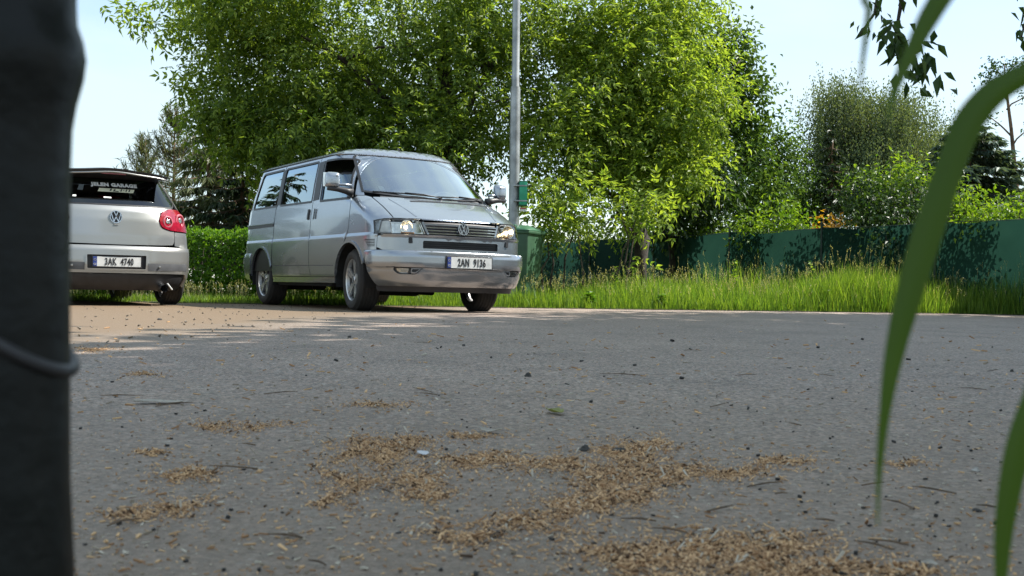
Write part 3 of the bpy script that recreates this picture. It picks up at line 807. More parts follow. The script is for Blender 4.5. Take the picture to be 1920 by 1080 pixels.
def hanging(px_list, d, label_name, start):
    """twig with big drooping compound leaves; px_list are photo points of the twig"""
    pts = [at(x, y, d) - Vector(t.location) for x, y in px_list]
    s = Vector(start) - Vector(t.location)
    pre = [s.lerp(pts[0], k / 4) + Vector((0, 0, .35 * math.sin(PI * k / 4))) for k in range(4)]
    path = pre + pts
    MB().tube(path, [.02 - .016 * i / (len(path) - 1) for i in range(len(path))], 6).build('hanging_twig', M['bark_dark'], t, True)
    return np.array([tuple(p) for p in pts])
h1 = hanging([(1700, -80), (1690, 5), (1680, 60), (1700, 100), (1735, 140)], 5.2, 't', (7.2, 5.6, 5.4))
h2 = hanging([(1940, -40), (1925, 30), (1915, 70)], 5.0, 't', (7.6, 5.4, 5.2))
h3 = hanging([(1650, -40), (1640, 25), (1612, 65)], 5.2, 't', (7.2, 5.6, 5.2))
def leaves_on(path, n, spread, L, Wd):
    k = np.linspace(0, 1, len(path)); s = rng.uniform(.05, 1, n)
    P = np.stack([np.interp(s, k, path[:, j]) for j in range(3)], 1) + rng.normal(0, spread, (n, 3))
    D = np.array([.25, 0, -.75]) + rng.normal(0, .5, (n, 3)); N = rng.normal(0, .6, (n, 3)) + np.array([0, -.7, .4])
    return leaf_quads(P, D, N, L * rng.uniform(.7, 1.2, n), Wd * rng.uniform(.8, 1.2, n))
V, F = join([leaves_on(h1, 62, .055, .085, .036), leaves_on(h2, 26, .03, .08, .034), leaves_on(h3, 22, .025, .05, .02), leaves_on(h1[2:], 34, .05, .10, .042)])
npmesh('hanging_leaves', V, F, M['leaf_d'], t)  # dark leaf material gives the hanging leaves their silhouette against the sky

# conifers beyond the left edge, mirrored in the side windows of the van
conifer('spruce_tree', 'conifer beyond the left edge, seen only as dark reflection in the van windows', (-11.9, 21.8, 0), 4.6, 1.5, M['needle'], M['bark_pine'], 15, 9, .35, .6, z0=.5, strip=(.06, .30), curve=.8)
conifer('spruce_tree', 'second conifer beyond the left edge, mirrored in the rearmost van window', (-14.2, 23.6, 0), 3.9, 1.5, M['needle'], M['bark_pine'], 13, 9, .35, .6, z0=.5, strip=(.06, .30), curve=.8)

# ------------------------------------------------------------------ green screened fence
M['screen'] = leaf_mat('green_screen_cloth', (0.009, 0.032, 0.024), (0.013, 0.043, 0.032), 0.5, rough=0.8, patch=3.0, spec=0.1, tcol=(1.25, 1.2, 1.15))
M['post_green'] = pmat('green_fence_post', (0.010, 0.028, 0.020), 0.5, noise=0.3, nscale=12)
f = empty('screen_fence', (3.07, 24.7, 0)); tag(f, 'green screen cloth fence on thin dark posts behind the tall grass', 'fence')
p0 = Vector((3.07, 24.7, 0)); p1 = Vector((7.75, 16.7, 0)); dirv = (p1 - p0).normalized()
FH = 1.47
post_me = None
for i in range(-3, 9):
    b = dirv * (2.5 * i + .1)
    if post_me is None:
        o = MB().tube([(0, 0, -.03), (0, 0, FH + .08)], .021, 8).lathe([(0.024, FH + .08), (0.02, FH + .105), (0, FH + .11)], 8, 'Z').build('fence_post', M['post_green'], f, True, 40); post_me = o.data
    else:
        o = bpy.data.objects.new('fence_post', post_me); link(o, f)
    o.location = b
    # cloth panel to the next post
    nx, nz = 15, 7
    V = []; nrm = Vector((-dirv.y, dirv.x, 0))
    for a in range(nx):
        for c in range(nz):
            u = a / (nx - 1); v = c / (nz - 1)
            top = FH - .035 * math.sin(PI * u) + .02 * math.sin(9 * u + i) * (v > .8)
            q = b + dirv * (2.5 * u) + nrm * (.024 + .02 * math.sin(PI * u) * math.sin(6 * v + i) + .012 * math.sin(17 * u + 5 * v))
            V.append((q.x, q.y, .04 + (top - .04) * v))
    Fc = [(a * nz + c, (a + 1) * nz + c, (a + 1) * nz + c + 1, a * nz + c + 1) for a in range(nx - 1) for c in range(nz - 1)]
    mobj('screen_panel', V, Fc, M['screen'], f, True)
    MB().tube([b + Vector((0, 0, FH - .01)), b + dirv * 1.25 + Vector((0, 0, FH - .03)), b + dirv * 2.5 + Vector((0, 0, FH - .01))], .006, 5).build('top_wire', M['post_green'], f, True)

# ------------------------------------------------------------------ lamp pole with green box
M['galv'] = pmat('galvanised_steel', (0.33, 0.35, 0.36), 0.45, metal=0.5, noise=0.35, nscale=5, bump=0.15, bscale=30)
PD = 17.2
pb = at(962, 560, PD); pole = empty('lamp_pole', (pb.x, PD, 0)); tag(pole, 'tall grey steel lamp pole right of the van with a green box', 'pole')
zj = zpx(968, 168, PD)
MB().lathe([(0.085, -.03), (0.085, .9), (0.083, 1.2), (0.077, zj - .02), (0.072, zj + .04)], 20, 'Z').build('lower_shaft', M['galv'], pole, True, 40)
MB().lathe([(0.074, zj - .06), (0.074, zj - .01), (0.060, zj + .03), (0.058, 5.2), (0.0, 5.22)], 20, 'Z').build('upper_shaft', M['galv'], pole, True, 40)
MB().lathe([(0.03, 5.2), (.05, 5.26), (.16, 5.34), (.17, 5.44), (.10, 5.52), (0, 5.54)], 20, 'Z').build('lamp_head', M['galv'], pole, True, 40)
pole.rotation_euler = (0, R(-.35), 0)
M['boxgreen'] = pmat('green_box_lit_front', (0.02, 0.33, 0.18), 0.42, noise=0.2, nscale=8)  # front green raised so the colour carries the light falling on it
M['boxside'] = pmat('green_box_edge', (0.008, 0.09, 0.05), 0.5, noise=0.2, nscale=8)
zt, zb = zpx(977, 340, PD), zpx(977, 387, PD)
bx = empty('green_box', (pb.x + .125, PD - .05, zb)); tag(bx, 'small bright green box strapped to the lamp pole', 'box')
hh = zt - zb
MB().box((0, 0, hh / 2), (.135, .13, hh), bev=.008).build('housing', M['boxside'], bx, True, 40)
MB().box((.002, -.068, hh / 2), (.112, .008, hh - .035), bev=.003).build('front_door', M['boxgreen'], bx, True, 40)
for k_ in (.8, .2): MB().box((-.04, 0, hh * k_), (.21, .16, .02), bev=.002).build('strap', M['galv'], bx)
sg = empty('warning_tag', (pb.x + .13, PD - .06, zb - .075)); tag(sg, 'tiny white and red tag on the pole below the green box', 'sign')
M['tagwhite'] = pmat('tag_white', (0.75, 0.73, 0.72), 0.5, noise=.1); M['tagred'] = pmat('tag_red', (0.5, 0.05, 0.04), 0.5, noise=.1)
MB().box((0, 0, .025), (.085, .006, .06), bev=.002).build('plate', M['tagwhite'], sg)
MB().box((0, -.0045, .042), (.085, .004, .018)).build('red_band', M['tagred'], sg)

# ------------------------------------------------------------------ wheelie bin
BD = 17.4
bp_ = at(972, 560, BD); wb = empty('wheelie_bin', (bp_.x, BD, 0), R(-24)); wb.location.z = .1; wb.scale = (1.08, 1.08, 1.08); tag(wb, 'green plastic wheelie bin standing beside the lamp pole', 'bin')
M['bin'] = pmat('bin_plastic', (0.040, 0.100, 0.055), 0.45, noise=0.3, nscale=5, bump=.1, bscale=20)
M['binlid'] = pmat('bin_lid_plastic', (0.036, 0.115, 0.066), 0.42, noise=0.25, nscale=6)
def frustum(w0, d0, w1, d1, z0, z1, bev=.03):
    bm = bmesh.new()
    vs = [bm.verts.new(p) for p in [(-w0, -d0, z0), (w0, -d0, z0), (w0, d0, z0), (-w0, d0, z0), (-w1, -d1, z1), (w1, -d1, z1), (w1, d1, z1), (-w1, d1, z1)]]
    for q in [(3, 2, 1, 0), (4, 5, 6, 7), (0, 1, 5, 4), (1, 2, 6, 5), (2, 3, 7, 6), (3, 0, 4, 7)]: bm.faces.new([vs[i] for i in q])
    bmesh.ops.bevel(bm, geom=list(bm.edges), offset=bev, segments=3, affect='EDGES', profile=.5)
    bm.verts.index_update(); V = [v.co[:] for v in bm.verts]; Fc = [[v.index for v in f.verts] for f in bm.faces]; bm.free(); return V, Fc
MB().add(*frustum(.21, .23, .275, .33, .06, .97)).build('body', M['bin'], wb, True, 40)
MB().box((0, 0, .955), (.60, .71, .05), bev=.018).build('rim', M['bin'], wb, True, 40)
lid = [(.0, 0)]
V = []; nx, ny = 13, 13
for a in range(nx):
    for c in range(ny):
        u = a / (nx - 1) * 2 - 1; v = c / (ny - 1) * 2 - 1
        V.append((u * .30, v * .365, .985 + .085 * (1 - abs(u) ** 3) * (1 - abs(v) ** 3)))
Fc = [(a * ny + c, (a + 1) * ny + c, (a + 1) * ny + c + 1, a * ny + c + 1) for a in range(nx - 1) for c in range(ny - 1)]
lo = mobj('lid', V, Fc, M['binlid'], wb, True); sm = lo.modifiers.new('s', 'SOLIDIFY'); sm.thickness = .02
MB().tube([(-.26, .36, 1.0), (-.26, .43, 1.02), (.26, .43, 1.02), (.26, .36, 1.0)], .018, 8).build('handle', M['binlid'], wb, True)
MB().box((0, -.30, 1.045), (.16, .09, .035), bev=.012).build('lid_grip', M['binlid'], wb, True, 40)
for sx in (-1, 1):
    MB().lathe([(0, -.025), (.095, -.025), (.1, -.015), (.1, .015), (.095, .025), (0, .025)], 20, 'X', (sx * .25, .24, .1)).build('wheel', M['rubber'], wb, True, 40)

M['slab'] = pmat('concrete_slab', (0.26, 0.25, 0.23), 0.9, noise=.3, nscale=8, bump=.4, bscale=40)
sl_ = MB().box((0, 0, .04), (.95, .95, .12), bev=.012).build('paving_slab', M['slab']); sl_.location = (bp_.x, BD, 0); sl_.rotation_euler = (0, 0, R(-24)); tag(sl_, 'low concrete slab in the grass under the wheelie bin', 'slab')
# ------------------------------------------------------------------ tall grass on the verge
def grass(name, n, xr, depth_fn, h0, h1, w, mat, seed_frac=0.0, lean=.35, kind='stuff', label=None):
    x = rng.uniform(xr[0], xr[1], n)
    e = np.interp(x, [q[0] for q in EDGE], [q[1] for q in EDGE])
    dep = depth_fn(rng.random(n))
    y = e + dep
    h = rng.uniform(h0, h1, n) * (0.75 + .25 * np.sin(x * 1.9 + 1.1) * np.sin(y * 1.4)) * np.clip(.42 + dep * 1.5, .42, 1) * np.clip(.75 + (x + 1.5) * .18, .38, 1.05) * (1 + .19 * np.clip(x - .8, 0, 7))
    a = rng.uniform(0, 2 * PI, n); ln = rng.uniform(.1, 1, n) * lean * h
    dx, dy = np.cos(a) * ln, np.sin(a) * ln
    fa = rng.uniform(0, PI, n); sx, sy = np.cos(fa) * w * .5, np.sin(fa) * w * .5
    z = np.zeros(n)
    rows = []
    for f, wf in ((0, 1.0), (.5, .8), (1.0, .08)):
        cx = x + dx * f ** 2; cy = y + dy * f ** 2; cz = h * (f - .10 * f ** 3) - .02
        rows.append(np.stack([cx - sx * wf, cy - sy * wf, cz], 1)); rows.append(np.stack([cx + sx * wf, cy + sy * wf, cz], 1))
    V = np.stack(rows, 1).reshape(-1, 3); b = np.arange(n) * 6
    F = np.concatenate([np.stack([b, b + 1, b + 3, b + 2], 1), np.stack([b + 2, b + 3, b + 5, b + 4], 1)])
    return V, F, np.stack([x + dx, y + dy, h * .9 - .02], 1), np.stack([dx, dy, h], 1)
Vg, Fg, T, Dg = grass('g', 34000, (-8.5, 9.5), lambda u: .02 + 2.4 * u ** 1.3, .22, .50, .010, None)
V2, F2, T2, D2 = grass('g', 11000, (-6, 10.5), lambda u: 2.0 + 4.5 * u, .30, .62, .012, None)
V3, F3, T3, D3 = grass('g', 9000, (-8.5, 9.5), lambda u: -.04 + .35 * u, .05, .16, .009, None)
V4, F4, T4, D4 = grass('g', 7000, (4.5, 11.0), lambda u: .3 + 1.6 * u, .30, .42, .011, None)
V, F = join([(Vg, Fg), (V2, F2), (V3, F3), (V4, F4)])
tag(npmesh('tall_grass', V, F, M['grass']), 'tall sunlit grass on the verge along the road edge', 'grass', kind='stuff')
# seed heads on thin stalks
sel = rng.random(len(T)) < .055; sel2 = rng.random(len(T2)) < .12
B = np.concatenate([T[sel], T2[sel2]]); Dd = unit(np.concatenate([Dg[sel], D2[sel2]])); n = len(B)
top = B + Dd * rng.uniform(.06, .16, n)[:, None]
a_, b_ = frame_from(Dd)
st = np.stack([B - a_ * .002, B + a_ * .002, top + a_ * .002, top - a_ * .002], 1).reshape(-1, 3)
Fs = (np.arange(n) * 4)[:, None] + np.arange(4)[None]
parts = []
for k in range(6):
    P = top + Dd * (.012 * k) + rng.normal(0, .006, (n, 3))
    parts.append(leaf_quads(P, Dd + rng.normal(0, .45, (n, 3)), rng.normal(0, 1, (n, 3)), rng.uniform(.018, .035, n), rng.uniform(.006, .011, n)))
V, F = join(parts)
F = np.concatenate([np.concatenate([F, F[:, 2:3]], 1)[:, :3]])
# stalk quads as triangles
Ft = np.concatenate([Fs[:, [0, 1, 2]], Fs[:, [0, 2, 3]]]) + len(V)
tag(npmesh('grass_seed_heads', np.concatenate([V, st]), np.concatenate([F, Ft]), M['straw']), 'pale seed heads nodding above the tall grass', 'grass', kind='stuff')

# single weeds one can pick out
def weed(label, px, d, h, nl, L, Wd, mat, group='weeds in the grass'):
    p = place(px, d); t = empty('weed_plant', p); tag(t, label, 'weed', group)
    e = (random.uniform(-.05, .05), 0, h)
    MB().tube(branch_path((0, 0, -.02), e, 0, .2, 4), [.008, .007, .006, .004, .002], 5).build('stem', M['leaf_d'], t, True)
    s = rng.uniform(.35, 1, nl); P = np.stack([s * e[0], 0 * s, s * h], 1)
    a = rng.uniform(0, 2 * PI, nl); D = np.stack([np.cos(a), np.sin(a), rng.uniform(-.1, .6, nl)], 1)
    V, F = leaf_quads(P, D, np.tile([0, 0, 1.0], (nl, 1)) + rng.normal(0, .3, (nl, 3)), L * rng.uniform(.6, 1.1, nl) * (1.25 - .7 * s), Wd * rng.uniform(.8, 1.1, nl) * (1.2 - .5 * s))
    npmesh('leaves', V, F, mat, t)
weed('tall pale leafy weed in front of the fence below the second post', 1374, 18.6, .82, 30, .14, .06, M['leaf_c'])
weed('pale pointed weed before the lit fence panel, left of the dark shrub', 1521, 18.0, .78, 36, .16, .065, M['leaf_c'])
weed('thin leafy shoot below the hanging branches of the bright tree', 1155, 17.2, .62, 26, .13, .055, M['leaf_c'])
for px, d, hh_, lab in [(1565, 16.7, .30, 'dark broad leaved weed at the grass edge below the dark shrub'), (1600, 16.75, .24, 'low dark weed beside the broad leaved one at the grass edge'), (1105, 15.6, .22, 'low broad leaved weed at the road edge below the bright tree'), (1235, 15.8, .2, 'small leafy weed at the road edge left of the second fence post')]:
    weed(lab, px, d, hh_, 44, .16, .08, M['leaf_h'])
# ------------------------------------------------------------------ curved body panels
def mono(xs, ys):
    xs = np.array(xs, float); ys = np.array(ys, float)
    h = np.diff(xs); d = np.diff(ys) / h
    m = np.zeros(len(xs)); m[0] = d[0]; m[-1] = d[-1]
    for i in range(1, len(xs) - 1):
        m[i] = 0 if d[i - 1] * d[i] <= 0 else 2 * d[i - 1] * d[i] / (d[i - 1] + d[i])
    def f(x):
        x = min(max(x, xs[0]), xs[-1]); i = int(np.searchsorted(xs, x) - 1); i = min(max(i, 0), len(xs) - 2)
        t = (x - xs[i]) / h[i]
        return ((2 * t ** 3 - 3 * t ** 2 + 1) * ys[i] + (t ** 3 - 2 * t ** 2 + t) * h[i] * m[i] + (-2 * t ** 3 + 3 * t ** 2) * ys[i + 1] + (t ** 3 - t ** 2) * h[i] * m[i + 1])
    return f
def lin(xs, ys): return lambda x: float(np.interp(x, xs, ys))

class Body:
    """horizontal sections: rounded plan with front xf, rear xr, half width w"""
    def __init__(s, xf, df, w, xr, dr, n=2.6, m=2.8, off=0.0):
        s.xf, s.df, s.w, s.xr, s.dr, s.n, s.m, s.off = xf, df, w, xr, dr, n, m, off
    def W(s, x, z):
        w = s.w(z); xb = s.xf(z) - s.df(z)
        if x > xb:
            t = min((x - xb) / s.df(z), .9995); return w * (1 - t ** s.m) ** (1 / s.n)
        xb = s.xr(z) + s.dr(z)
        if x < xb:
            t = min((xb - x) / s.dr(z), .9995); return w * (1 - t ** s.m) ** (1 / s.n)
        return w
    def side(s, sg):
        return lambda x, z: Vector((x, sg * (s.W(x, z) + s.off), z))
    def Fx(s, y, z):
        t = min(abs(y) / s.w(z), .99999); d = s.df(z)
        return s.xf(z) - d + d * (1 - t ** s.n) ** (1 / s.m)
    def Rx(s, y, z):
        t = min(abs(y) / s.w(z), .99999); d = s.dr(z)
        return s.xr(z) + d - d * (1 - t ** s.n) ** (1 / s.m)
    def a_of_y(s, y, z):
        t = min(abs(y) / s.w(z), 1.0)
        return math.copysign(math.asin(t ** (s.n / 2)) / (PI / 2), y)
    def front(s):
        def f(a, z):
            th = min(abs(a), .9999) * PI / 2; d = s.df(z)
            return Vector((s.xf(z) - d + d * math.cos(th) ** (2 / s.m) + s.off, math.copysign(s.w(z) * math.sin(th) ** (2 / s.n), a), z))
        return f
    def rear(s):
        def f(a, z):
            th = min(abs(a), .9999) * PI / 2; d = s.dr(z)
            return Vector((s.xr(z) + d - d * math.cos(th) ** (2 / s.m) - s.off, math.copysign(s.w(z) * math.sin(th) ** (2 / s.n), a), z))
        return f
    def fpoly(s, yz): return [(s.a_of_y(y, z), z) for y, z in yz]

def rpoly(pts, r, k=4):
    """round the corners of a polygon; r number or list"""
    n = len(pts); out = []
    for i in range(n):
        a, b, c = Vector(pts[i - 1]), Vector(pts[i]), Vector(pts[(i + 1) % n])
        rr = r[i] if hasattr(r, '__len__') else r
        if rr <= 0: out.append(tuple(b)); continue
        d1 = min(rr, (a - b).length * .45); d2 = min(rr, (c - b).length * .45)
        p = b + (a - b).normalized() * d1; q = b + (c - b).normalized() * d2
        for j in range(k + 1):
            t = j / k
            out.append(tuple(p * (1 - t) ** 2 + b * 2 * t * (1 - t) + q * t * t))
    return out

def dense(poly, step):
    out = []; n = len(poly)
    for i in range(n):
        a = Vector(poly[i]); b = Vector(poly[(i + 1) % n]); k = max(1, int(math.ceil((b - a).length / step)))
        for j in range(k): out.append(tuple(a.lerp(b, j / k)))
    return out

def panel(name, poly, holes, chart, mat, parent=None, step=.08, thick=.014, lift=0.0, flip=False, rows=(), bstep=None, flange=True):
    """sheet-metal panel: polygon with holes in chart space, mapped on the body, with a turned-in edge"""
    bs = bstep or step * .6
    loops = [dense(poly, bs)] + [dense(h, bs) for h in holes]
    pts, edges = [], []
    for lp in loops:
        b = len(pts); pts += lp; edges += [(b + i, b + (i + 1) % len(lp)) for i in range(len(lp))]
    L0 = [np.array(l) for l in loops]
    allb = np.concatenate(L0)
    x0, y0 = L0[0].min(0); x1, y1 = L0[0].max(0)
    gy = list(np.arange(y0 + step * .5, y1, step)) + [r for r in rows if y0 < r < y1]
    G = np.array([(x + (step * .5 if (j % 2 and not len(rows)) else 0), y) for j, y in enumerate(gy) for x in np.arange(x0 + step * .4, x1, step)])
    if len(G):
        ok = inside_poly(G, L0[0])
        for h in L0[1:]: ok &= ~inside_poly(G, h)
        G = G[ok]
        if len(G):
            d = np.min(np.linalg.norm(G[:, None] - allb[None], axis=2), axis=1)
            G = G[d > step * .33]
    allp = [Vector(p) for p in pts] + [Vector(g) for g in G]
    if len(rows):
        b0 = len(pts)
        for r in rows:
            ids = [i for i in range(len(G)) if abs(G[i][1] - r) < 1e-6]
            ids.sort(key=lambda i: G[i][0])
            for i, j in zip(ids, ids[1:]):
                if G[j][0] - G[i][0] < step * 1.3: edges.append((b0 + i, b0 + j))
    rv, re, rf, *_ = delaunay_2d_cdt(allp, edges, [], 0, 1e-6)
    P2 = np.array([(v.x, v.y) for v in rv])
    cen = np.array([P2[list(f)].mean(0) for f in rf])
    ok = inside_poly(cen, L0[0])
    for h in L0[1:]: ok &= ~inside_poly(cen, h)
    faces = [tuple(f) for f, k in zip(rf, ok) if k]
    e = 1e-3
    V, N = [], []
    for u, v in P2:
        p = chart(u, v)
        du = chart(u + e, v) - chart(u - e, v); dv = chart(u, v + e) - chart(u, v - e)
        nn = du.cross(dv)
        nn = nn.normalized() if nn.length > 1e-12 else Vector((0, 0, 1))
        V.append(p); N.append(nn)
    # outward orientation: majority test against the body centre line
    f0 = faces[len(faces) // 2]
    sgn = 0
    for f in faces[::max(1, len(faces) // 12)]:
        q = V[f[0]]; sgn += (N[f[0]].dot(q - Vector((parent_cx.get('x', 0), 0, parent_cx.get('z', .8)))))
    if sgn < 0: N = [-n for n in N]
    def fix(f):
        g = (V[f[1]] - V[f[0]]).cross(V[f[2]] - V[f[0]])
        return f if g.dot(N[f[0]]) > 0 else f[::-1]
    faces = [fix(f) for f in faces]
    V = [p + n * lift for p, n in zip(V, N)]
    nv = len(V); VV = list(V); NN = list(N); FF = list(faces)
    if flange:
        from collections import Counter
        cnt = {}
        for f in faces:
            for i in range(3):
                k = (f[i], f[(i + 1) % 3]); cnt[k] = 1
        bed = [k for k in cnt if (k[1], k[0]) not in cnt]
        for a, b in bed:
            i = len(VV)
            VV += [V[a], V[b], V[b] - N[b] * thick, V[a] - N[a] * thick]
            q = (i, i + 3, i + 2, i + 1)
            fn = (VV[i + 3] - VV[i]).cross(VV[i + 1] - VV[i]).normalized()
            NN += [fn] * 4; FF.append(q)
    me = bpy.data.meshes.new(name)
    me.from_pydata([tuple(v) for v in VV], [], FF)
    me.materials.append(mat)
    me.polygons.foreach_set('use_smooth', [True] * len(me.polygons))
    me.update()
    me.normals_split_custom_set_from_vertices([tuple(n) for n in NN])
    return link(bpy.data.objects.new(name, me), parent)
parent_cx = {}

def strip_on(name, pts, chart, width, mat, parent, lift=.003, thick=.004, n=24, closed=False):
    """thin bead following the body along a chart polyline"""
    P = dense(pts, .04) if closed else []
    if not closed:
        for i in range(len(pts) - 1):
            a, b = Vector(pts[i]), Vector(pts[i + 1]); k = max(1, int((b - a).length / .04))
            P += [tuple(a.lerp(b, j / k)) for j in range(k)]
        P.append(tuple(pts[-1]))
    V, Fc = [], []
    m = len(P); e = 1e-3
    c3 = [chart(*p) for p in P]
    for i in range(m):
        p = c3[i]
        t = (c3[(i + 1) % m] - c3[i - 1]) if closed else (c3[min(i + 1, m - 1)] - c3[max(i - 1, 0)])
        t.normalize()
        u, v = P[i]
        nn = (chart(u + e, v) - chart(u - e, v)).cross(chart(u, v + e) - chart(u, v - e)).normalized()
        if nn.dot(p - Vector((parent_cx.get('x', 0), 0, parent_cx.get('z', .8)))) < 0: nn = -nn
        s = t.cross(nn).normalized() * width * .5
        for q, h in ((-1, -thick), (-1, lift), (1, lift), (1, -thick)): V.append(p + s * q + nn * h)
    r = m if closed else m - 1
    for i in range(r):
        j = (i + 1) % m
        for k in range(3): Fc.append((i * 4 + k, j * 4 + k, j * 4 + k + 1, i * 4 + k + 1))
    if not closed: Fc += [(0, 1, 2, 3), ((m - 1) * 4 + 3, (m - 1) * 4 + 2, (m - 1) * 4 + 1, (m - 1) * 4)]
    o = mobj(name, V, Fc, mat, parent)
    bm = bmesh.new(); bm.from_mesh(o.data); bmesh.ops.recalc_face_normals(bm, faces=bm.faces); bm.to_mesh(o.data); bm.free()
    return o

def text_mesh(txt, size, xscale, mat, name, parent, M4, thick=.002, bold=0.0, shear=0.0, spacing=1.0):
    cu = bpy.data.curves.new(name, 'FONT'); cu.body = txt; cu.size = size; cu.extrude = thick; cu.align_x = 'CENTER'; cu.align_y = 'CENTER'
    cu.offset = bold; cu.shear = shear; cu.space_character = spacing; cu.resolution_u = 3
    o = bpy.data.objects.new(name, cu); COL.objects.link(o)
    dg = bpy.context.evaluated_depsgraph_get(); dg.update()
    me = bpy.data.meshes.new_from_object(o.evaluated_get(dg))
    bpy.data.objects.remove(o, do_unlink=True); bpy.data.curves.remove(cu)
    me.transform(Matrix.Diagonal((xscale, 1, 1, 1))); me.transform(M4)
    me.materials.clear(); me.materials.append(mat)
    ob = bpy.data.objects.new(name, me)
    return link(ob, parent)

def basis(c, right, up):
    """matrix: text x->right, y->up, z->out"""
    r = Vector(right).normalized(); u = Vector(up); u = (u - r * u.dot(r)).normalized(); n = r.cross(u)
    m = Matrix((r, u, n)).transposed().to_4x4(); m.translation = Vector(c); return m

def emblem(parent, c, right, up, rad, mat, back, name='emblem'):
    """round badge: ring with the two letters one above the other as bars"""
    m = basis(c, right, up)
    o = MB().lathe([(0, -.004), (rad * .97, -.004), (rad, 0), (rad * .97, .002), (0, .002)], 32, 'Z').build(name, back, parent, True, 40)
    o.data.transform(m)
    mb = MB().lathe([(rad * .84, .002), (rad * .86, .009), (rad * .97, .009), (rad * 1.0, .002)], 36, 'Z')
    def bar(a, b, w=.13):
        a = Vector((a[0] * rad, a[1] * rad, .006)); b = Vector((b[0] * rad, b[1] * rad, .006)); d = b - a
        ang = math.atan2(d.y, d.x)
        mb.box((a + b) / 2, (d.length + rad * .05, rad * w, .007), Matrix.Rotation(ang, 3, 'Z'))
    bar((-.33, .82), (0, .14)); bar((.33, .82), (0, .14))
    bar((-.74, .45), (-.36, -.74)); bar((.74, .45), (.36, -.74)); bar((-.36, -.74), (0, -.02)); bar((.36, -.74), (0, -.02))
    q = mb.build('emblem_letters', mat, o, False); q.data.transform(m)
    return o

def licence_plate(parent, c, right, up, txt, w=.52, h=.112, frame=M['plastic'], framew=.012):
    m = basis(c, right, up)
    o = MB().box((0, 0, -.004), (w + 2 * framew, h + 2 * framew, .012), bev=.004).build('licence_plate', frame, parent); o.data.transform(m)
    a = MB().box((.02, 0, .0045), (w - .042, h, .005), bev=.0015).build('plate_face', M['plate'], o); a.data.transform(m)
    b = MB().box((-w / 2 + .0205, 0, .0047), (.040, h, .005), bev=.0015).build('plate_blue_band', M['euroblue'], o); b.data.transform(m)
    text_mesh(txt, h * .98, .60, M['ink'], 'plate_lettering', o, m @ Matrix.Translation((.022, -.002, .0085)), bold=.0025, spacing=1.12)
    text_mesh('CZ', h * .26, .8, M['plate'], 'plate_country_code', o, m @ Matrix.Translation((-w / 2 + .0205, -h * .28, .0085)))
    mb = MB()
    for k in range(12):
        t_ = 2 * PI * k / 12
        mb.box((-w / 2 + .0205 + .011 * math.cos(t_), h * .2 + .011 * math.sin(t_), .0078), (.003, .003, .002))
    s = mb.build('plate_stars', M['cream'], o); s.data.transform(m)
    return o

def wheel(parent, c, sg, R0, rim_r, width, style, steer=0.0):
    """tyre (part 'wheel') with rim, hub and spokes; sg = side the face looks at (+1 left)"""
    w2 = width / 2
    prof = [(rim_r, -w2 * .86), (rim_r + .02, -w2 * .98), ((rim_r + R0) / 2, -w2), (R0 - .022, -w2 * .93), (R0 - .006, -w2 * .76), (R0, -w2 * .5), (R0, 0), (R0, w2 * .5), (R0 - .006, w2 * .76),
            (R0 - .022, w2 * .93), ((rim_r + R0) / 2, w2), (rim_r + .02, w2 * .98), (rim_r, w2 * .86)]
    mb = MB().lathe(prof, 48, 'Y')
    # tread grooves: raised ribs
    for g_ in (-.6, -.3, 0, .3, .6):
        mb.lathe([(R0 - .002, w2 * g_ - .011), (R0 + .006, w2 * g_ - .010), (R0 + .006, w2 * g_ + .010), (R0 - .002, w2 * g_ + .011)], 48, 'Y')
    o = mb.build('wheel', M['tyre'], parent, True, 35)
    o.location = c; o.rotation_euler = (0, 0, steer)
    f = w2 * .82 * sg
    mb = MB().lathe([(rim_r * .93, f - .035 * sg), (rim_r * .955, f - .004 * sg), (rim_r * 1.0, f + .006 * sg), (rim_r * 1.03, f), (rim_r * 1.02, f - .03 * sg), (rim_r * 1.0, -f * .9), (rim_r * .93, -f * .9)], 44, 'Y')
    mb.lathe([(.0, f - .012 * sg), (.03, f - .010 * sg), (.036, f - .016 * sg), (.075, f - .022 * sg), (.085, f - .06 * sg)], 24, 'Y')
    for k in range(style['n']):
        a = 2 * PI * k / style['n'] + style.get('ph', .3)
        for da in style['split']:
            a0 = a + da * .35; a1 = a + da
            p0 = Vector((math.cos(a0) * .05, f - .020 * sg, math.sin(a0) * .05)); p1 = Vector((math.cos(a1) * rim_r * .95, f - .006 * sg, math.sin(a1) * rim_r * .95))
            d = (p1 - p0); tdir = Vector((-math.sin(a), 0, math.cos(a)))
            wa, wb = style['w']; th = .022 * sg
            n0 = Vector((0, -th, 0))
            V = [p0 - tdir * wa, p0 + tdir * wa, p1 + tdir * wb, p1 - tdir * wb]
            V += [v + n0 for v in V]
            mb.add(V, [(0, 1, 2, 3), (7, 6, 5, 4), (0, 4, 5, 1), (1, 5, 6, 2), (2, 6, 7, 3), (3, 7, 4, 0)])
    r = mb.build('rim', M['alloy'], o, True, 30)
    MB().lathe([(0, -f * .2), (rim_r * .9, -f * .2), (rim_r * .93, -f * .4), (0, -f * .4)], 24, 'Y').build('brake_backing', M['well'], o)
    MB().lathe([(0, f - .060 * sg), (.14, f - .060 * sg), (.14, f - .085 * sg), (0, f - .085 * sg)], 28, 'Y').build('brake_disc', M['dgrey'], o, True, 30)
    mb = MB().lathe([(0, f - .0085 * sg), (.026, f - .0095 * sg), (.030, f - .014 * sg)], 18, 'Y')
    for k in range(5):
        a = 2 * PI * k / 5
        mb.lathe([(0, f - .012 * sg), (.008, f - .013 * sg), (.009, f - .022 * sg)], 8, 'Y', (math.cos(a) * .055, 0, math.sin(a) * .055))
    mb.build('hub_cap', M['dgrey'], o, True, 35)
    return o

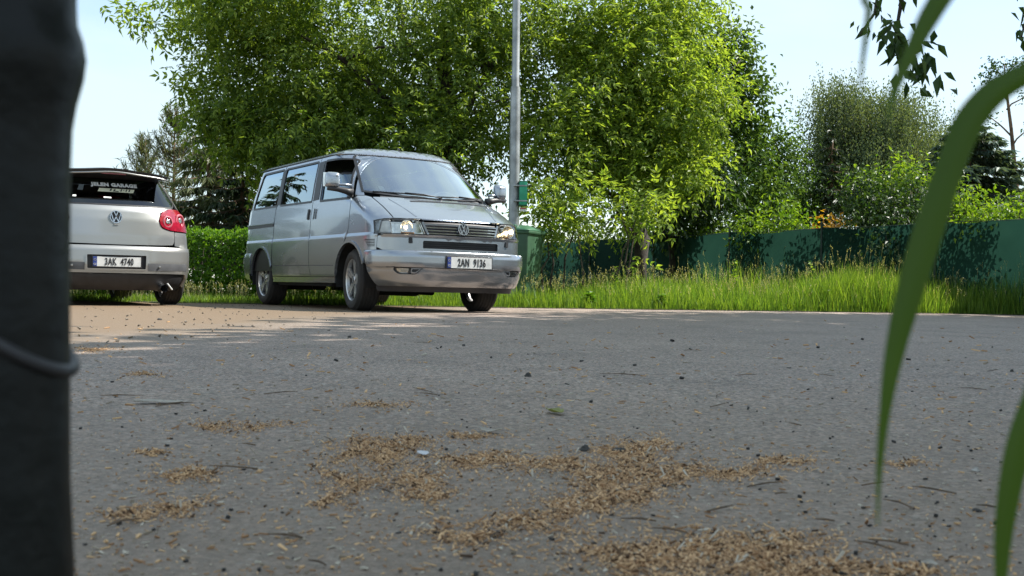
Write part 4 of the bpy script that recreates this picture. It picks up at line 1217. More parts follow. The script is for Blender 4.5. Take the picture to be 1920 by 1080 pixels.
# ================================================================== the van
VAN = empty('van', (-1.02, 12.30, 0.0), R(-58.7))
tag(VAN, 'silver grey passenger van with bonnet, front passenger window lowered, turned towards the camera', 'van')
VAN.rotation_euler = (R(-.35), R(.15), R(-58.7))
parent_cx.update({'x': -1.3, 'z': .9})
v_w = lin([.22, .28, .36, .55, .77, .785, .80, .815, .90, 1.02, 1.20, 1.45, 1.66, 1.72, 1.75], [.850, .868, .880, .888, .890, .890, .886, .878, .875, .870, .852, .812, .770, .750, .735])
v_xf = lin([.22, .36, .50, .63, .78, .80, .935, .955, 1.0, 1.10, 1.20, 1.225, 1.30, 1.50, 1.75], [.89, .94, .955, .955, .955, .965, .935, .910, .83, .625, .380, .315, .20, -.085, -.43])
v_df = lin([.22, .95, 1.20, 1.30, 1.75], [.52, .55, .565, .55, .42])
v_xr = lin([.22, .5, .8, 1.2, 1.75], [-3.56, -3.60, -3.60, -3.56, -3.34])
v_dr = lin([.22, 1.75], [.26, .22])
VB = Body(v_xf, v_df, v_w, v_xr, v_dr)
P_ = M['paint']
ROWS = (.762, .775, .787, .797, .807, .818, .83)
AF = (.075, .325, .405)          # front arch centre x, z, radius
AR = (-2.80, .325, .400)
def arch(a0, a1, c, k=14): return [(c[0] + c[2] * math.cos(R(a0 + (a1 - a0) * i / k)), c[1] + c[2] * math.sin(R(a0 + (a1 - a0) * i / k))) for i in range(k + 1)]
W1 = rpoly([(-3.26, 1.228), (-3.085, 1.683), (-2.335, 1.688), (-2.335, 1.228)], [.05, .05, .025, .025])
W2 = rpoly([(-2.225, 1.228), (-2.240, 1.688), (-1.165, 1.688), (-1.150, 1.218)], .025)
W3 = rpoly([(-.885, 1.212), (-.935, 1.682), (-.400, 1.668), (-.035, 1.200)], [.02, .03, .05, .03])
SILL = .355
q_rear = [(-3.545, .62), (-3.60 + .012, .80), (-3.575, 1.20), (-3.37, 1.712), (-2.30, 1.725), (-2.285, 1.30), (-2.37, 1.19), (-2.385, .80), (-2.40, .49)] + arch(24, 158, AR) 
slide = [(-2.278, 1.725), (-2.268, 1.30), (-2.355, 1.185), (-2.368, .80), (-2.372, .42), (-2.35, SILL), (-1.045, SILL), (-1.112, .46), (-1.125, .9), (-1.110, 1.2), (-1.118, 1.725)]
fdoor = [(-1.106, 1.725), (-1.098, 1.2), (-1.112, .9), (-1.100, .46), (-1.035, SILL), (-.330, SILL)] + arch(172, 124, AF, 8) + [(-.03, .775), (.010, .90), (.012, 1.15), (.006, 1.182), (-.40, 1.712), (-.46, 1.725)]
sections = []
for sg in (-1, 1):
    S = VB.side(sg)
    o = panel('rear_quarter_panel', q_rear, [W1], S, P_, VAN, .085, rows=ROWS)
    panel('rear_side_window', [(x, z) for x, z in W1], [], VB.side(sg), M['sglass'], o, .15, lift=-.006, flange=False)
    strip_on('window_seal', W1, S, .026, M['seal'], o, closed=True)
    o = panel('sliding_door' if sg < 0 else 'side_panel', slide, [W2], S, P_, VAN, .085, rows=ROWS)
    panel('side_window', W2, [], S, M['sglass'], o, .15, lift=-.006, flange=False)
    strip_on('window_seal', W2, S, .024, M['seal'], o, closed=True)
    strip_on('pillar_trim', [(-2.282, 1.24), (-2.287, 1.68)], S, .085, M['seal'], o, .004)
    fd = panel('front_door', fdoor, [W3], S, P_, VAN, .075, rows=ROWS)
    strip_on('window_seal', W3, S, .026, M['seal'], fd, closed=True)
    strip_on('pillar_trim', [(-1.02, 1.23), (-1.045, 1.68)], S, .165, M['seal'], fd, .004)
    # lowered pane on the passenger side, closed on the other
    if sg < 0:
        pane = rpoly([(-.885, 1.20), (-.905, 1.500), (-.285, 1.500), (-.035, 1.20)], .02)
        panel('front_door_window', pane, [], S, M['sglass'], fd, .15, lift=-.014, flange=False)
        strip_on('window_top_edge', [(-.90, 1.502), (-.29, 1.502)], S, .010, M['seal'], fd, -.008, .02)
    else:
        panel('front_door_window', W3, [], S, M['sglass'], fd, .15, lift=-.006, flange=False)
    # handles: recessed black bow with grip
    def handle(x0, parent, lean):
        pts = rpoly([(x0 - .028, 1.010), (x0 - .012, 1.135), (x0 + .030, 1.135), (x0 + .016, 1.010)], .02)
        panel('door_handle', pts, [], S, M['plastic'], parent, .03, lift=.004, thick=.006)
        strip_on('handle_grip', [(x0 + lean, 1.015), (x0 + lean + .012, 1.130)], S, .016, P_, parent, .022, -.006)
    handle(-1.195, o, -.01); handle(-1.035, fd, .03)
    if sg < 0: strip_on('sliding_rail', [(-3.44, .988), (-2.395, .992)], S, .036, M['plastic'], o, .006); strip_on('rail_lip', [(-3.44, 1.016), (-2.395, 1.020)], S, .012, P_, o, .012)
    # front wing with arch, up to bonnet edge
    hood_y = .705
    edge = [(VB.Fx(hood_y, z), z) for z in np.linspace(.962, 1.205, 10)]
    wing = [(.022, 1.178), (.024, 1.15), (.022, .90), (-.018, .765)] + arch(118, 24, AF, 12) + [(.475, .634), (.672, .634), (.690, .955)] + edge + [(VB.Fx(.735, 1.222), 1.222), (.05, 1.222)]
    wg = panel('front_wing', wing, [], S, P_, VAN, .06, rows=ROWS, bstep=.03)
    for k in range(5):
        z = .738 - k * .0165; x0 = .478 + k * .016
        strip_on('wing_vent', [(x0, z), (.650, z)], S, .0085, M['plastic'], wg, .002)
    # side pillar beside the windshield
    pil = [(VB.Fx(.742, z), z) for z in np.linspace(1.228, 1.70, 12)]
    pil = [(.012, 1.228), (-.392, 1.716), (-.47, 1.735)] + [(VB.Fx(.742 - (z - 1.228) * .30, z), z) for z in np.linspace(1.738, 1.228, 14)]
    panel('windshield_pillar', pil, [], S, P_, VAN, .05, bstep=.03)
    # sill
    sl = [(-2.36, .348), (-.335, .348), (-.345, .288), (-2.33, .288)]
    panel('sill', sl, [], S, P_, VAN, .09)
    strip_on('sill_bead', [(-2.34, .293), (-.34, .293)], S, .014, P_, VAN, .008)
    strip_on('door_crease_shade', [(-2.36, .485), (-.36, .478)], S, .008, M['dgrey'], VAN, .0012)  # dark strip stands in for the shade along the pressed crease
    # wheel arch lip
    strip_on('arch_lip', arch(24, 172, AF, 18), S, .024, P_, VAN, .012, .02)
    strip_on('arch_lip', arch(20, 172, AR, 18), S, .022, P_, VAN, .010, .02)
    # gutter
    gp = [(-3.33, 1.737), (-.48, 1.737)]
    strip_on('roof_gutter', gp, lambda x, z, sg=sg: Vector((x, sg * (VB.w(1.74) + .001), z)), .007, M['dgrey'], VAN, .003)

# roof
def roof_chart(s, v):
    y = v * .742
    xr, xf = VB.Rx(y * .97, 1.74), VB.Fx(y * .97, 1.74)
    x = xr + (xf - xr) * s
    ef = min(1, (1 - s) / .07); er = min(1, s / .06)
    k = (.04 + .96 * (1 - (1 - ef) ** 2.2)) * (.3 + .7 * (1 - (1 - er) ** 2.2))
    return Vector((x, y, 1.737 + .088 * (1 - abs(v) ** 3.4) ** .62 * k + .006 * ef))
panel('roof', [(0, -.998), (1, -.998), (1, .998), (0, .998)], [], roof_chart, P_, VAN, .055, thick=.012)
MB().tube([(-.62, 0, 1.835), (-.66, 0, 1.86)], .012, 8).build('antenna_base', M['plastic'], VAN)

# bonnet
FC = VB.front()
panel('roof_header', VB.fpoly([(y, 1.729) for y in np.linspace(-.60, .60, 13)] + [(y, 1.742) for y in np.linspace(.60, -.60, 13)]), [], FC, P_, VAN, .05, lift=.003)
hood = VB.fpoly([(y, .962) for y in np.linspace(-.70, .70, 15)] + [(.695, z) for z in np.linspace(.98, 1.195, 8)] + [(y, 1.207) for y in np.linspace(.69, -.69, 15)] + [(-.695, z) for z in np.linspace(1.195, .98, 8)])
hd = panel('bonnet', hood, [], FC, P_, VAN, .045, rows=())
for sg in (-1, 1):
    strip_on('bonnet_crease', VB.fpoly([(sg * .47, .985), (sg * .50, 1.06), (sg * .535, 1.13), (sg * .56, 1.19)]), FC, .014, P_, hd, .004)
strip_on('cowl_vent', VB.fpoly([(-.36, 1.168), (-.1, 1.176), (.2, 1.178), (.46, 1.176), (.62, 1.170)]), FC, .030, M['plastic'], hd, .004)
# windshield with seal
ws = VB.fpoly([(y, 1.222 + .055 * (abs(y) / .735) ** 3) for y in np.linspace(-.735, .735, 17)] + [(.735 - (z - 1.277) * .27, z) for z in np.linspace(1.30, 1.70, 9)]
              + [(y, 1.728) for y in np.linspace(.58, -.58, 13)] + [(-.735 + (z - 1.277) * .27, z) for z in np.linspace(1.70, 1.30, 9)])
wo = panel('windshield', ws, [], FC, M['wglass'], VAN, .07, lift=-.002, flange=False)
strip_on('windshield_seal', ws, FC, .030, M['seal'], wo, .003, closed=True)
st = VB.fpoly(rpoly([(-.565, 1.30), (-.565, 1.345), (-.515, 1.345), (-.515, 1.30)], .008)); panel('inspection_sticker', st, [], FC, M['sticker'], wo, .03, lift=-.006, flange=False)
panel('cowl_panel', VB.fpoly([(y, 1.207) for y in np.linspace(-.62, .62, 13)] + [(y, 1.224 + .030 * (abs(y) / .735) ** 3) for y in np.linspace(.60, -.60, 13)]), [], FC, M['dgrey'], VAN, .03, lift=-.012, flange=False)
def wiper(y0, y1, z0, z1, piv):
    o = empty('w')
    bpy.data.objects.remove(o)
    a, b = FC(VB.a_of_y(y0, z0), z0), FC(VB.a_of_y(y1, z1), z1)
    pv = FC(VB.a_of_y(piv, 1.215), 1.215)
    n = Vector((.6, 0, .8))
    mid = FC(VB.a_of_y((y0 + y1) / 2, (z0 + z1) / 2), (z0 + z1) / 2)
    w_ = MB().tube([a + n * .012, mid + n * .014, b + n * .012], .0085, 6).build('wiper', M['plastic'], VAN, True)
    MB().tube([pv + n * .02, pv.lerp(mid, .5) + n * .035, mid + n * .024], .0075, 6).build('wiper_arm', M['plastic'], w_, True)
    MB().lathe([(0, -.01), (.022, -.01), (.02, .02), (0, .025)], 12, 'Z', tuple(pv)).build('wiper_pivot', M['plastic'], w_, True, 40)
wiper(-.66, -.03, 1.262, 1.238, .05); wiper(.02, .60, 1.236, 1.255, .62)

# nose: panel under the lamps, lamps, grille
n_out = VB.fpoly([(y, .632) for y in np.linspace(-.80, .80, 17)] + [(.842, .66), (.838, .775)] + [(y, .783) for y in np.linspace(.80, -.80, 17)] + [(-.838, .775), (-.842, .66)])
lg = VB.fpoly(rpoly([(-.44, .655), (-.44, .735), (.44, .735), (.44, .655)], .015))
npan = panel('nose_panel', n_out, [lg], FC, P_, VAN, .05)
panel('lower_grille', lg, [], FC, M['plastic'], npan, .06, lift=-.02, flange=False)
for k in range(3): strip_on('lower_grille_bar', VB.fpoly([(-.43, .672 + k * .022), (0, .672 + k * .022), (.43, .672 + k * .022)]), FC, .007, M['dgrey'], npan, -.012)
strip_on('lower_grille_lip', VB.fpoly([(-.43, .652), (0, .652), (.43, .652)]), FC, .010, P_, npan, .004)
for sg in (-1, 1):
    hk = rpoly([(.585 * sg, .705), (.585 * sg, .765), (.55 * sg, .765), (.545 * sg, .705)], .01)
    panel('headlamp_washer', VB.fpoly(hk), [], FC, M['plastic'], npan, .03, lift=.012, thick=.02)
strip_on('nose_lip', VB.fpoly([(y, .788) for y in np.linspace(-.80, .80, 12)]), FC, .014, P_, npan, .008)
for sg in (-1, 1):
    def yy(pts): return VB.fpoly([(sg * y, z) for y, z in pts])
    # back shell, main lens and corner indicator
    sh = panel('headlamp', yy(rpoly([(.415, .800), (.46, .925), (.55, .945), (.79, .948), (.845, .930), (.858, .800)], .02)), [], FC, M['reflector'], VAN, .04, lift=-.035, thick=.03)
    mid = FC(VB.a_of_y(sg * .60, .87), .87)
    MB().lathe([(.0, -.03), (.045, -.02), (.066, .012), (.070, .03), (.066, .03)], 24, 'X', (mid.x - .034, mid.y, mid.z)).build('bowl', M['reflector'], sh, True, 40)
    MB().lathe([(.0, .022), (.012, .02), (.014, .0), (.012, -.02)], 12, 'X', (mid.x - .030, mid.y, mid.z)).build('bulb', M['bulb'], sh, True)
    MB().lathe([(.0, -.03), (.03, -.02), (.044, .012), (.046, .024)], 20, 'X', (mid.x - .012, mid.y - sg * .135, mid.z)).build('bowl', M['reflector'], sh, True, 40)
    panel('amber_strip', yy([(.53, .805), (.53, .823), (.66, .823), (.66, .805)]), [], FC, M['amber'], sh, .04, lift=-.022, flange=False)
    panel('lens', yy(rpoly([(.425, .803), (.465, .922), (.55, .940), (.725, .943), (.725, .803)], .012)), [], FC, M['lens'], sh, .04, lift=.002, thick=.02)
    panel('indicator_lens', yy(rpoly([(.735, .803), (.735, .943), (.79, .944), (.840, .926), (.853, .803)], .012)), [], FC, M['lens'], sh, .03, lift=.003, thick=.02)
    panel('indicator_bowl', yy(rpoly([(.745, .812), (.745, .932), (.79, .934), (.828, .92), (.838, .812)], .012)), [], FC, M['alloy'], sh, .03, lift=-.016, thick=.01)
    panel('headlamp_rim', yy([(.408, .796), (.862, .796), (.85, .936), (.79, .952), (.55, .950), (.455, .930)]), [yy([(.424, .803), (.853, .803), (.841, .928), (.79, .944), (.55, .942), (.464, .923)])], FC, M['seal'], sh, .03, lift=.001, flange=False)
    panel('grille_end', yy([(.385, .800), (.405, .800), (.45, .925), (.432, .930)]), [], FC, P_, VAN, .03, lift=.004)
gb = VB.fpoly([(-.39, .795), (0, .795), (.39, .795), (.435, .945), (.2, .952), (0, .954), (-.2, .952), (-.435, .945)])
gr = panel('grille', gb, [], FC, M['plastic'], VAN, .05, lift=-.028, flange=False)
for k in range(4):
    z = .812 + k * .030; yw = .385 + (z - .80) * .35
    strip_on('grille_bar', VB.fpoly([(y, z) for y in np.linspace(-yw, yw, 9)]), FC, .0125, M['chrome'] if k < 3 else P_, gr, .002, .022)
emblem(VAN, VB.front()(0, .868) + Vector((.012, 0, 0)), (0, 1, 0), (-.12, 0, 1), .063, M['chrome'], M['dgrey'])

# bumper: its own fuller section, wrapping to the arches
b_w = lin([.26, .30, .40, .46, .50, .58, .622, .632], [.845, .868, .890, .893, .902, .904, .898, .885])
b_xf = lin([.26, .30, .40, .455, .462, .50, .58, .622, .632], [.955, .995, 1.028, 1.035, 1.042, 1.048, 1.048, 1.035, 1.005])
BB = Body(b_xf, lin([.2, .7], [.56, .56]), b_w, v_xr, v_dr)
BC = BB.front()
def bfp(yz): return BB.fpoly(yz)
fog = {}
holes = []
for sg in (-1, 1):
    fog[sg] = bfp([(sg * y, z) for y, z in rpoly([(.465, .462), (.735, .462), (.745, .43), (.70, .388), (.53, .388)], [.012, .012, .03, .03, .03])]); holes.append(fog[sg])
a_end_t, a_end_b = .985, .80
bo = [(-.975, .632), (.975, .632), (.995, .60), (.985, .52), (.93, .42), (.86, .33), (.80, .275), (.78, .268), (-.78, .268), (-.80, .275), (-.86, .33), (-.93, .42), (-.985, .52), (-.995, .60)]
bmp = panel('front_bumper', bo, holes, BC, P_, VAN, .045, thick=.03, rows=(.456, .46, .464, .615, .622, .628))
# bumper ends along the side to the arch
for sg in (-1, 1):
    be = [(.42, .632), (.55, .632), (.56, .52), (.60, .42), (.66, .33), (.70, .275), (.66, .27)]
    S2 = BB.side(sg)
    panel('bumper_end', [(.478, .632), (.70, .632), (.72, .275), (.655, .275), (.545, .44)], [], S2, P_, bmp, .05, lift=-.002, thick=.03)
    fo = panel('fog_lamp', fog[sg], [], BC, M['dgrey'], VAN, .04, lift=-.03, flange=False)
    panel('fog_lens', bfp([(sg * y, z) for y, z in rpoly([(.595, .452), (.725, .452), (.732, .432), (.695, .398), (.60, .398)], .015)]), [], BC, M['lens'], fo, .03, lift=-.006, thick=.01)
    panel('fog_reflector', bfp([(sg * y, z) for y, z in rpoly([(.605, .447), (.715, .447), (.72, .432), (.69, .404), (.61, .404)], .015)]), [], BC, M['reflector'], fo, .03, lift=-.02, thick=.004)
    panel('fog_surround', bfp([(sg * y, z) for y, z in rpoly([(.475, .454), (.585, .454), (.585, .398), (.535, .396)], .012)]), [bfp([(sg * y, z) for y, z in rpoly([(.505, .440), (.575, .440), (.575, .412), (.54, .412)], .008)])], BC, P_, fo, .03, lift=-.004, thick=.01)
strip_on('bumper_groove', bfp([(y, .459) for y in np.linspace(-.80, .80, 20)]), BC, .008, M['seal'], bmp, .0015)
pc = BC(0, .52) + Vector((.012, .03, 0)); licence_plate(VAN, pc, (0, 1, 0), (0, 0, 1), '2AN  9136')
panel('front_apron', [(-.78, .268), (.78, .268), (.74, .212), (-.74, .212)], [], lambda a, z: BC(a, .27) + Vector((-.05 - (.27 - z) * .5, 0, z - .27)), M['plastic'], VAN, .06, lift=0, flange=False)

# rear: bumper, tailgate with window, lamps
RC = VB.rear()
def rfp(yz): return VB.fpoly(yz)
rbw = lin([.28, .34, .5, .62, .65], [.85, .885, .905, .905, .89]); RB_ = Body(v_xf, v_df, rbw, lin([.28, .34, .5, .62, .65], [-3.60, -3.66, -3.68, -3.67, -3.63]), lin([.2, .7], [.26, .26]))
rb = panel('rear_bumper', [(-.995, .65), (.995, .65), (.99, .32), (.9, .285), (-.9, .285), (-.99, .32)], [], RB_.rear(), P_, VAN, .07, thick=.03)
for sg in (-1, 1):
    panel('bumper_end', [(-3.45, .65), (-3.165, .65), (-3.185, .50), (-3.24, .36), (-3.28, .305), (-3.44, .305)], [], RB_.side(sg), P_, rb, .06, thick=.03)
tgw = rfp(rpoly([(-.62, 1.24), (-.55, 1.66), (.55, 1.66), (.62, 1.24)], .04))
tg = panel('tailgate', rfp([(-.70, .66), (-.70, 1.2), (-.60, 1.71), (.60, 1.71), (.70, 1.2), (.70, .66)]), [tgw], RC, P_, VAN, .08)
panel('rear_window', tgw, [], RC, M['sglass'], tg, .15, lift=-.006, flange=False)
for sg in (-1, 1):
    panel('rear_corner', rfp([(sg * .71, .66), (sg * .71, 1.2), (sg * .612, 1.71), (sg * .74, 1.712), (sg * .84, 1.2), (sg * .872, .66)]), [], RC, P_, VAN, .06)
    tl = panel('tail_lamp', rfp(rpoly([(sg * .725, .76), (sg * .725, 1.12), (sg * .80, 1.12), (sg * .81, .76)], .02)), [], RC, M['red'], VAN, .06, lift=.008)
licence_plate(VAN, RC(0, .80) + Vector((-.01, 0, 0)), (0, -1, 0), (0, 0, 1), '2AN 9136')

# inner shell, floor, wells, seats
mb = MB()
mb.box((-1.40, 0, .33), (4.0, 1.30, .14), bev=.02).box((-1.42, 0, .27), (1.75, 1.66, .05), bev=.02).box((.55, 0, .30), (.5, 1.1, .12), bev=.03).box((-1.5, .35, .21), (1.3, .16, .12), bev=.04).box((-3.1, -.2, .26), (.5, .5, .14), bev=.04).box((.25, 0, .24), (.35, .9, .06), bev=.02)
mb.tube([(.02, -.75, .32), (.02, .75, .32)], .035, 8).tube([(-2.85, -.75, .30), (-2.85, .75, .30)], .05, 8).tube([(-.1, .2, .2), (-3.4, .35, .22)], .03, 8)
mb.build('underbody', M['well'], VAN, True, 40)
for cx in (AF, AR):
    for sg in (-1, 1):
        V = []; Fc = []; k = 16
        for i in range(k + 1):
            a = R(-12 + 204 * i / k)
            for y in (.50, .862): V.append((cx[0] + (cx[2] + .004) * math.cos(a), sg * y, cx[1] + (cx[2] + .004) * math.sin(a)))
        for i in range(k): Fc.append((2 * i, 2 * i + 1, 2 * i + 3, 2 * i + 2))
        V.append((cx[0], sg * .5, cx[1] - .05)); c_ = len(V) - 1
        for i in range(k): Fc.append((2 * i, 2 * i + 2, c_))
        MB().add(V, Fc).build('wheel_well', M['well'], VAN)
inner = lambda dz: None
for sg in (-1, 1):
    S3 = Body(v_xf, v_df, v_w, v_xr, v_dr, off=-.035).side(sg)
    panel('inner_lining', [(-3.5, .42), (-3.5, 1.2), (-3.28, 1.70), (-.47, 1.70), (-.03, 1.18), (.30, 1.15), (.40, .78), (-.36, .70), (-.36, .42)],
          [W1, W2, W3], S3, M['seal'], VAN, .2, flange=False)
panel('headliner', [(.02, -.95), (.97, -.95), (.97, .95), (.02, .95)], [], lambda s, v: roof_chart(s, v) - Vector((0, 0, .03)), M['dgrey'], VAN, .2, flange=False)
MB().box((.07, 0, 1.09), (.38, 1.24, .18), bev=.06).box((-.02, .38, 1.19), (.25, .45, .08), bev=.03).build('dashboard', M['plastic'], VAN, True, 40)
MB().box((.36, 0, .98), (.3, 1.0, .10), bev=.04).build('bulkhead', M['well'], VAN)
sw = Matrix.Rotation(R(55), 3, 'Y')
mb = MB()
mb.tube([Vector((-.16, .40, 1.20)) + sw @ Vector((.185 * math.cos(2 * PI * k / 20), .185 * math.sin(2 * PI * k / 20), 0)) for k in range(21)], .014, 8, False).box((-.15, .40, 1.20), (.04, .3, .03), sw, .01)
mb.build('steering_wheel', M['plastic'], VAN, True)
for sx, sy, w_ in [(-.62, -.42, .5), (-.62, .42, .5), (-1.75, 0, 1.3), (-2.65, 0, 1.3)]:
    s_ = MB().box((sx, sy, .82), (.52, w_, .16), bev=.05).box((sx - .28, sy, 1.12), (.15, w_, .62), Matrix.Rotation(R(-12), 3, 'Y'), .05).build('seat', M['fabric'], VAN, True, 40)
    for hy in ([0] if w_ < .6 else [-.4, .4]):
        MB().box((sx - .355, sy + hy, 1.50), (.10, .27, .19), bev=.04).build('headrest', M['fabric'], s_, True, 40)

# mirrors
for sg in (-1, 1):
    mr = MB()
    def mp(x, y, z): return Vector((x, sg * y, z))
    V, Fc = [], []
    prof = [(1.300, .86, 1.03), (1.318, .845, 1.055), (1.40, .84, 1.06), (1.478, .85, 1.05), (1.498, .87, 1.02)]
    bm = bmesh.new(); bmesh.ops.create_cube(bm, size=1.0); bmesh.ops.scale(bm, vec=(.10, .172, .185), verts=bm.verts)
    for v in bm.verts:
        if v.co.x > 0: v.co.y *= .72; v.co.z = v.co.z * .80 - .008
    bmesh.ops.bevel(bm, geom=list(bm.edges), offset=.045, segments=4, affect='EDGES', profile=.6)
    bmesh.ops.rotate(bm, matrix=Matrix.Rotation(R(sg * 14), 3, 'Z'), verts=bm.verts)
    bmesh.ops.translate(bm, vec=(-.055, sg * 1.035, 1.385), verts=bm.verts)
    bm.verts.index_update()
    mr.add([v.co[:] for v in bm.verts], [[v.index for v in f.verts] for f in bm.faces]); bm.free()
    o = mr.build('door_mirror', P_, VAN, True, 40)
    MB().box((-.112, sg * 1.045, 1.388), (.006, .150, .150), Matrix.Rotation(R(sg * 14), 3, 'Z'), .002).build('mirror_glass', M['chrome'], o)
    MB().tube([mp(-.02, .83, 1.255), mp(-.02, .90, 1.27), mp(-.035, .98, 1.285), mp(-.05, 1.10, 1.288)], [.045, .036, .030, .022], 10).build('mirror_arm', M['plastic'], o, True)
    MB().tube([mp(-.00, .845, 1.330), mp(-.025, .93, 1.338), mp(-.04, 1.00, 1.335)], [.016, .014, .014], 8).build('mirror_brace', P_, o, True)
    panel('mirror_foot', [(-.10, 1.205), (-.10, 1.30), (-.115, 1.33), (.0, 1.21)], [], VB.side(sg), M['plastic'], o, .04, lift=.012, thick=.02)

vstyle = {'n': 5, 'split': (-.14, .14), 'w': (.020, .016), 'ph': .15}
for x, y, sg, stn in [(.04, -.722, -1, R(-6)), (.04, .722, 1, R(-6)), (-2.83, -.722, -1, 0), (-2.83, .722, 1, 0)]:
    wheel(VAN, (x, y, .323), sg, .322, .222, .248, vstyle, stn)
# ================================================================== the parked hatchback
gp = at(218, 560, 12.05)
GOLF = empty('hatchback', (gp.x, 12.05, .014), R(121.3))
tag(GOLF, 'silver hatchback parked facing away at the left, lettering on its dark rear window', 'car')
parent_cx.update({'x': 2.0, 'z': .7})
g_w = lin([.14, .20, .30, .42, .60, .75, .88, .97, 1.02, 1.10, 1.25, 1.36, 1.40], [.78, .82, .865, .880, .885, .880, .862, .835, .805, .765, .680, .610, .575])
g_xr = lin([.14, .19, .30, .45, .60, .632, .65, .75, .90, 1.00, 1.03, 1.06, 1.36, 1.40], [.10, .05, .00, -.01, .00, .02, .055, .060, .085, .115, .135, .165, .47, .52])
g_dr = lin([.14, .62, .65, 1.0, 1.4], [.52, .55, .52, .55, .30])
g_xf = lin([.14, .2, .35, .6, .72, .85, .95, 1.0, 1.36, 1.40], [4.08, 4.15, 4.20, 4.17, 4.08, 3.55, 3.05, 2.85, 2.15, 2.08])
g_df = lin([.14, .72, 1.0, 1.4], [.55, .55, .5, .35])
GB = Body(g_xf, g_df, g_w, g_xr, g_dr, 2.5, 2.6)
GP = M['paint2']; GR_ = GB.rear()
def gf(yz): return GB.fpoly(yz)
def sym(half): return [(y, z) for y, z in half] + [(-y, z) for y, z in half[::-1]]
# tail lamp outline (right side of the car: y<0)
def lamp(sg): return [(sg * y, z) for y, z in rpoly([(.475, .905), (.50, .995), (.60, 1.035), (.745, 1.035), (.86, .88), (.872, .805), (.60, .815), (.505, .845)], [.06, .05, .05, .03, .03, .02, .04, .04])]
gate = [(.0, 1.018), (.30, 1.020), (.56, 1.024), (.655, 1.030), (.60, 1.040)]
tgp = [(0, .655), (.50, .660), (.635, .668), (.655, .70), (.655, .806)] + [(.60, .810), (.505, .838), (.467, .905), (.494, .999), (.60, 1.040), (.66, 1.046), (.655, 1.052), (.30, 1.046), (0, 1.044)]
tailgate = panel('tailgate', gf(sym(tgp)[:-1][1:] if False else [(-y, z) for y, z in tgp[::-1]] + tgp[1:-1]), [], GR_, GP, GOLF, .05)
for sg in (-1, 1):
    tl = panel('tail_lamp', gf(lamp(sg)), [], GR_, M['red'], GOLF, .04, lift=.010, thick=.03)
    for (cy, cz, r) in [(.575, .905, .062), (.735, .925, .072)]:
        c0 = GR_(GB.a_of_y(sg * cy, cz), cz)
        n0 = Vector((-1, sg * (.35 if cy < .6 else .75), .12)).normalized()
        m4 = basis(c0 + n0 * .013, n0.cross(Vector((0, 0, 1))), (0, 0, 1)) if False else Matrix.Translation(c0 + n0 * .012) @ n0.to_track_quat('Z', 'Y').to_matrix().to_4x4()
        q = MB().lathe([(r, -.006), (r * .98, .006), (r * .80, .010), (r * .74, .004), (r * .72, 0)], 28, 'Z').build('lamp_ring', M['redlight'], tl, True, 40); q.data.transform(m4)
        q = MB().lathe([(r * .42, -.006), (r * .40, .006), (r * .25, .011), (0, .012)], 20, 'Z').build('lamp_core', M['reflector'], tl, True, 40); q.data.transform(m4)
    # quarter panel from lamp to the side with arch
    arc = (.79, .31, .355)
    S = GB.side(sg)
    qp = panel('rear_quarter_panel', [(.245, .64)] + [(GB.Rx(.662, z), z) for z in np.linspace(.66, .80, 5)] + [(GB.Rx(.872 if False else g_w(.80) * .985, .80), .80), (GB.Rx(g_w(.88) * .985, .885), .885), (.42, 1.03), (.52, 1.0), (1.40, 1.0), (1.46, .60), (1.38, .235), (1.16, .235)] + arch(-12, 140, arc, 14), [], S, GP, GOLF, .06, bstep=.035)
    dr = panel('door', [(1.415, 1.0), (1.475, .60), (1.395, .235), (2.62, .235), (2.66, .9), (2.60, .985)], [], S, GP, GOLF, .09)
    strip_on('door_handle', [(1.55, .86), (1.75, .86)], S, .035, GP, dr, .03, -.004)
    fa = (3.37, .31, .355)
    panel('front_wing', [(2.635, .235), (2.675, .9), (2.62, .985), (2.75, .985), (3.2, .90), (3.6, .82), (3.95, .70), (4.0, .52), (3.75, .50)] + arch(32, 192, fa, 14), [], S, GP, GOLF, .07, bstep=.04)
    panel('sill', [(1.17, .225), (3.02, .225), (3.0, .165), (1.18, .165)], [], S, M['plastic'], GOLF, .12)
    # side windows and roof pillar
    sw_ = panel('side_window', rpoly([(.62, 1.035), (.95, 1.30), (1.25, 1.345), (2.0, 1.335), (2.62, 1.02)], .04), [], S, M['dglass'], GOLF, .08, lift=-.004, flange=False)
    strip_on('window_seal', rpoly([(.62, 1.035), (.95, 1.30), (1.25, 1.345), (2.0, 1.335), (2.62, 1.02)], .04), S, .022, M['seal'], sw_, closed=True)
    pl = [(.44, 1.045), (.60, 1.02), (.94, 1.31), (1.25, 1.358), (2.02, 1.348), (2.66, 1.01), (2.74, 1.01), (2.15, 1.385), (.62, 1.395)] + [(GB.Rx(g_w(z) * .93, z), z) for z in np.linspace(1.36, 1.06, 9)]
    panel('roof_pillar', pl, [], S, GP, GOLF, .05, lift=.002, bstep=.03)
    mirror = MB().box((2.55, sg * 1.0, 1.03), (.12, .2, .13), bev=.04).build('door_mirror', GP, GOLF, True, 40)
    MB().box((2.57, sg * .88, 1.0), (.07, .14, .04), bev=.01).build('mirror_arm', M['plastic'], mirror)
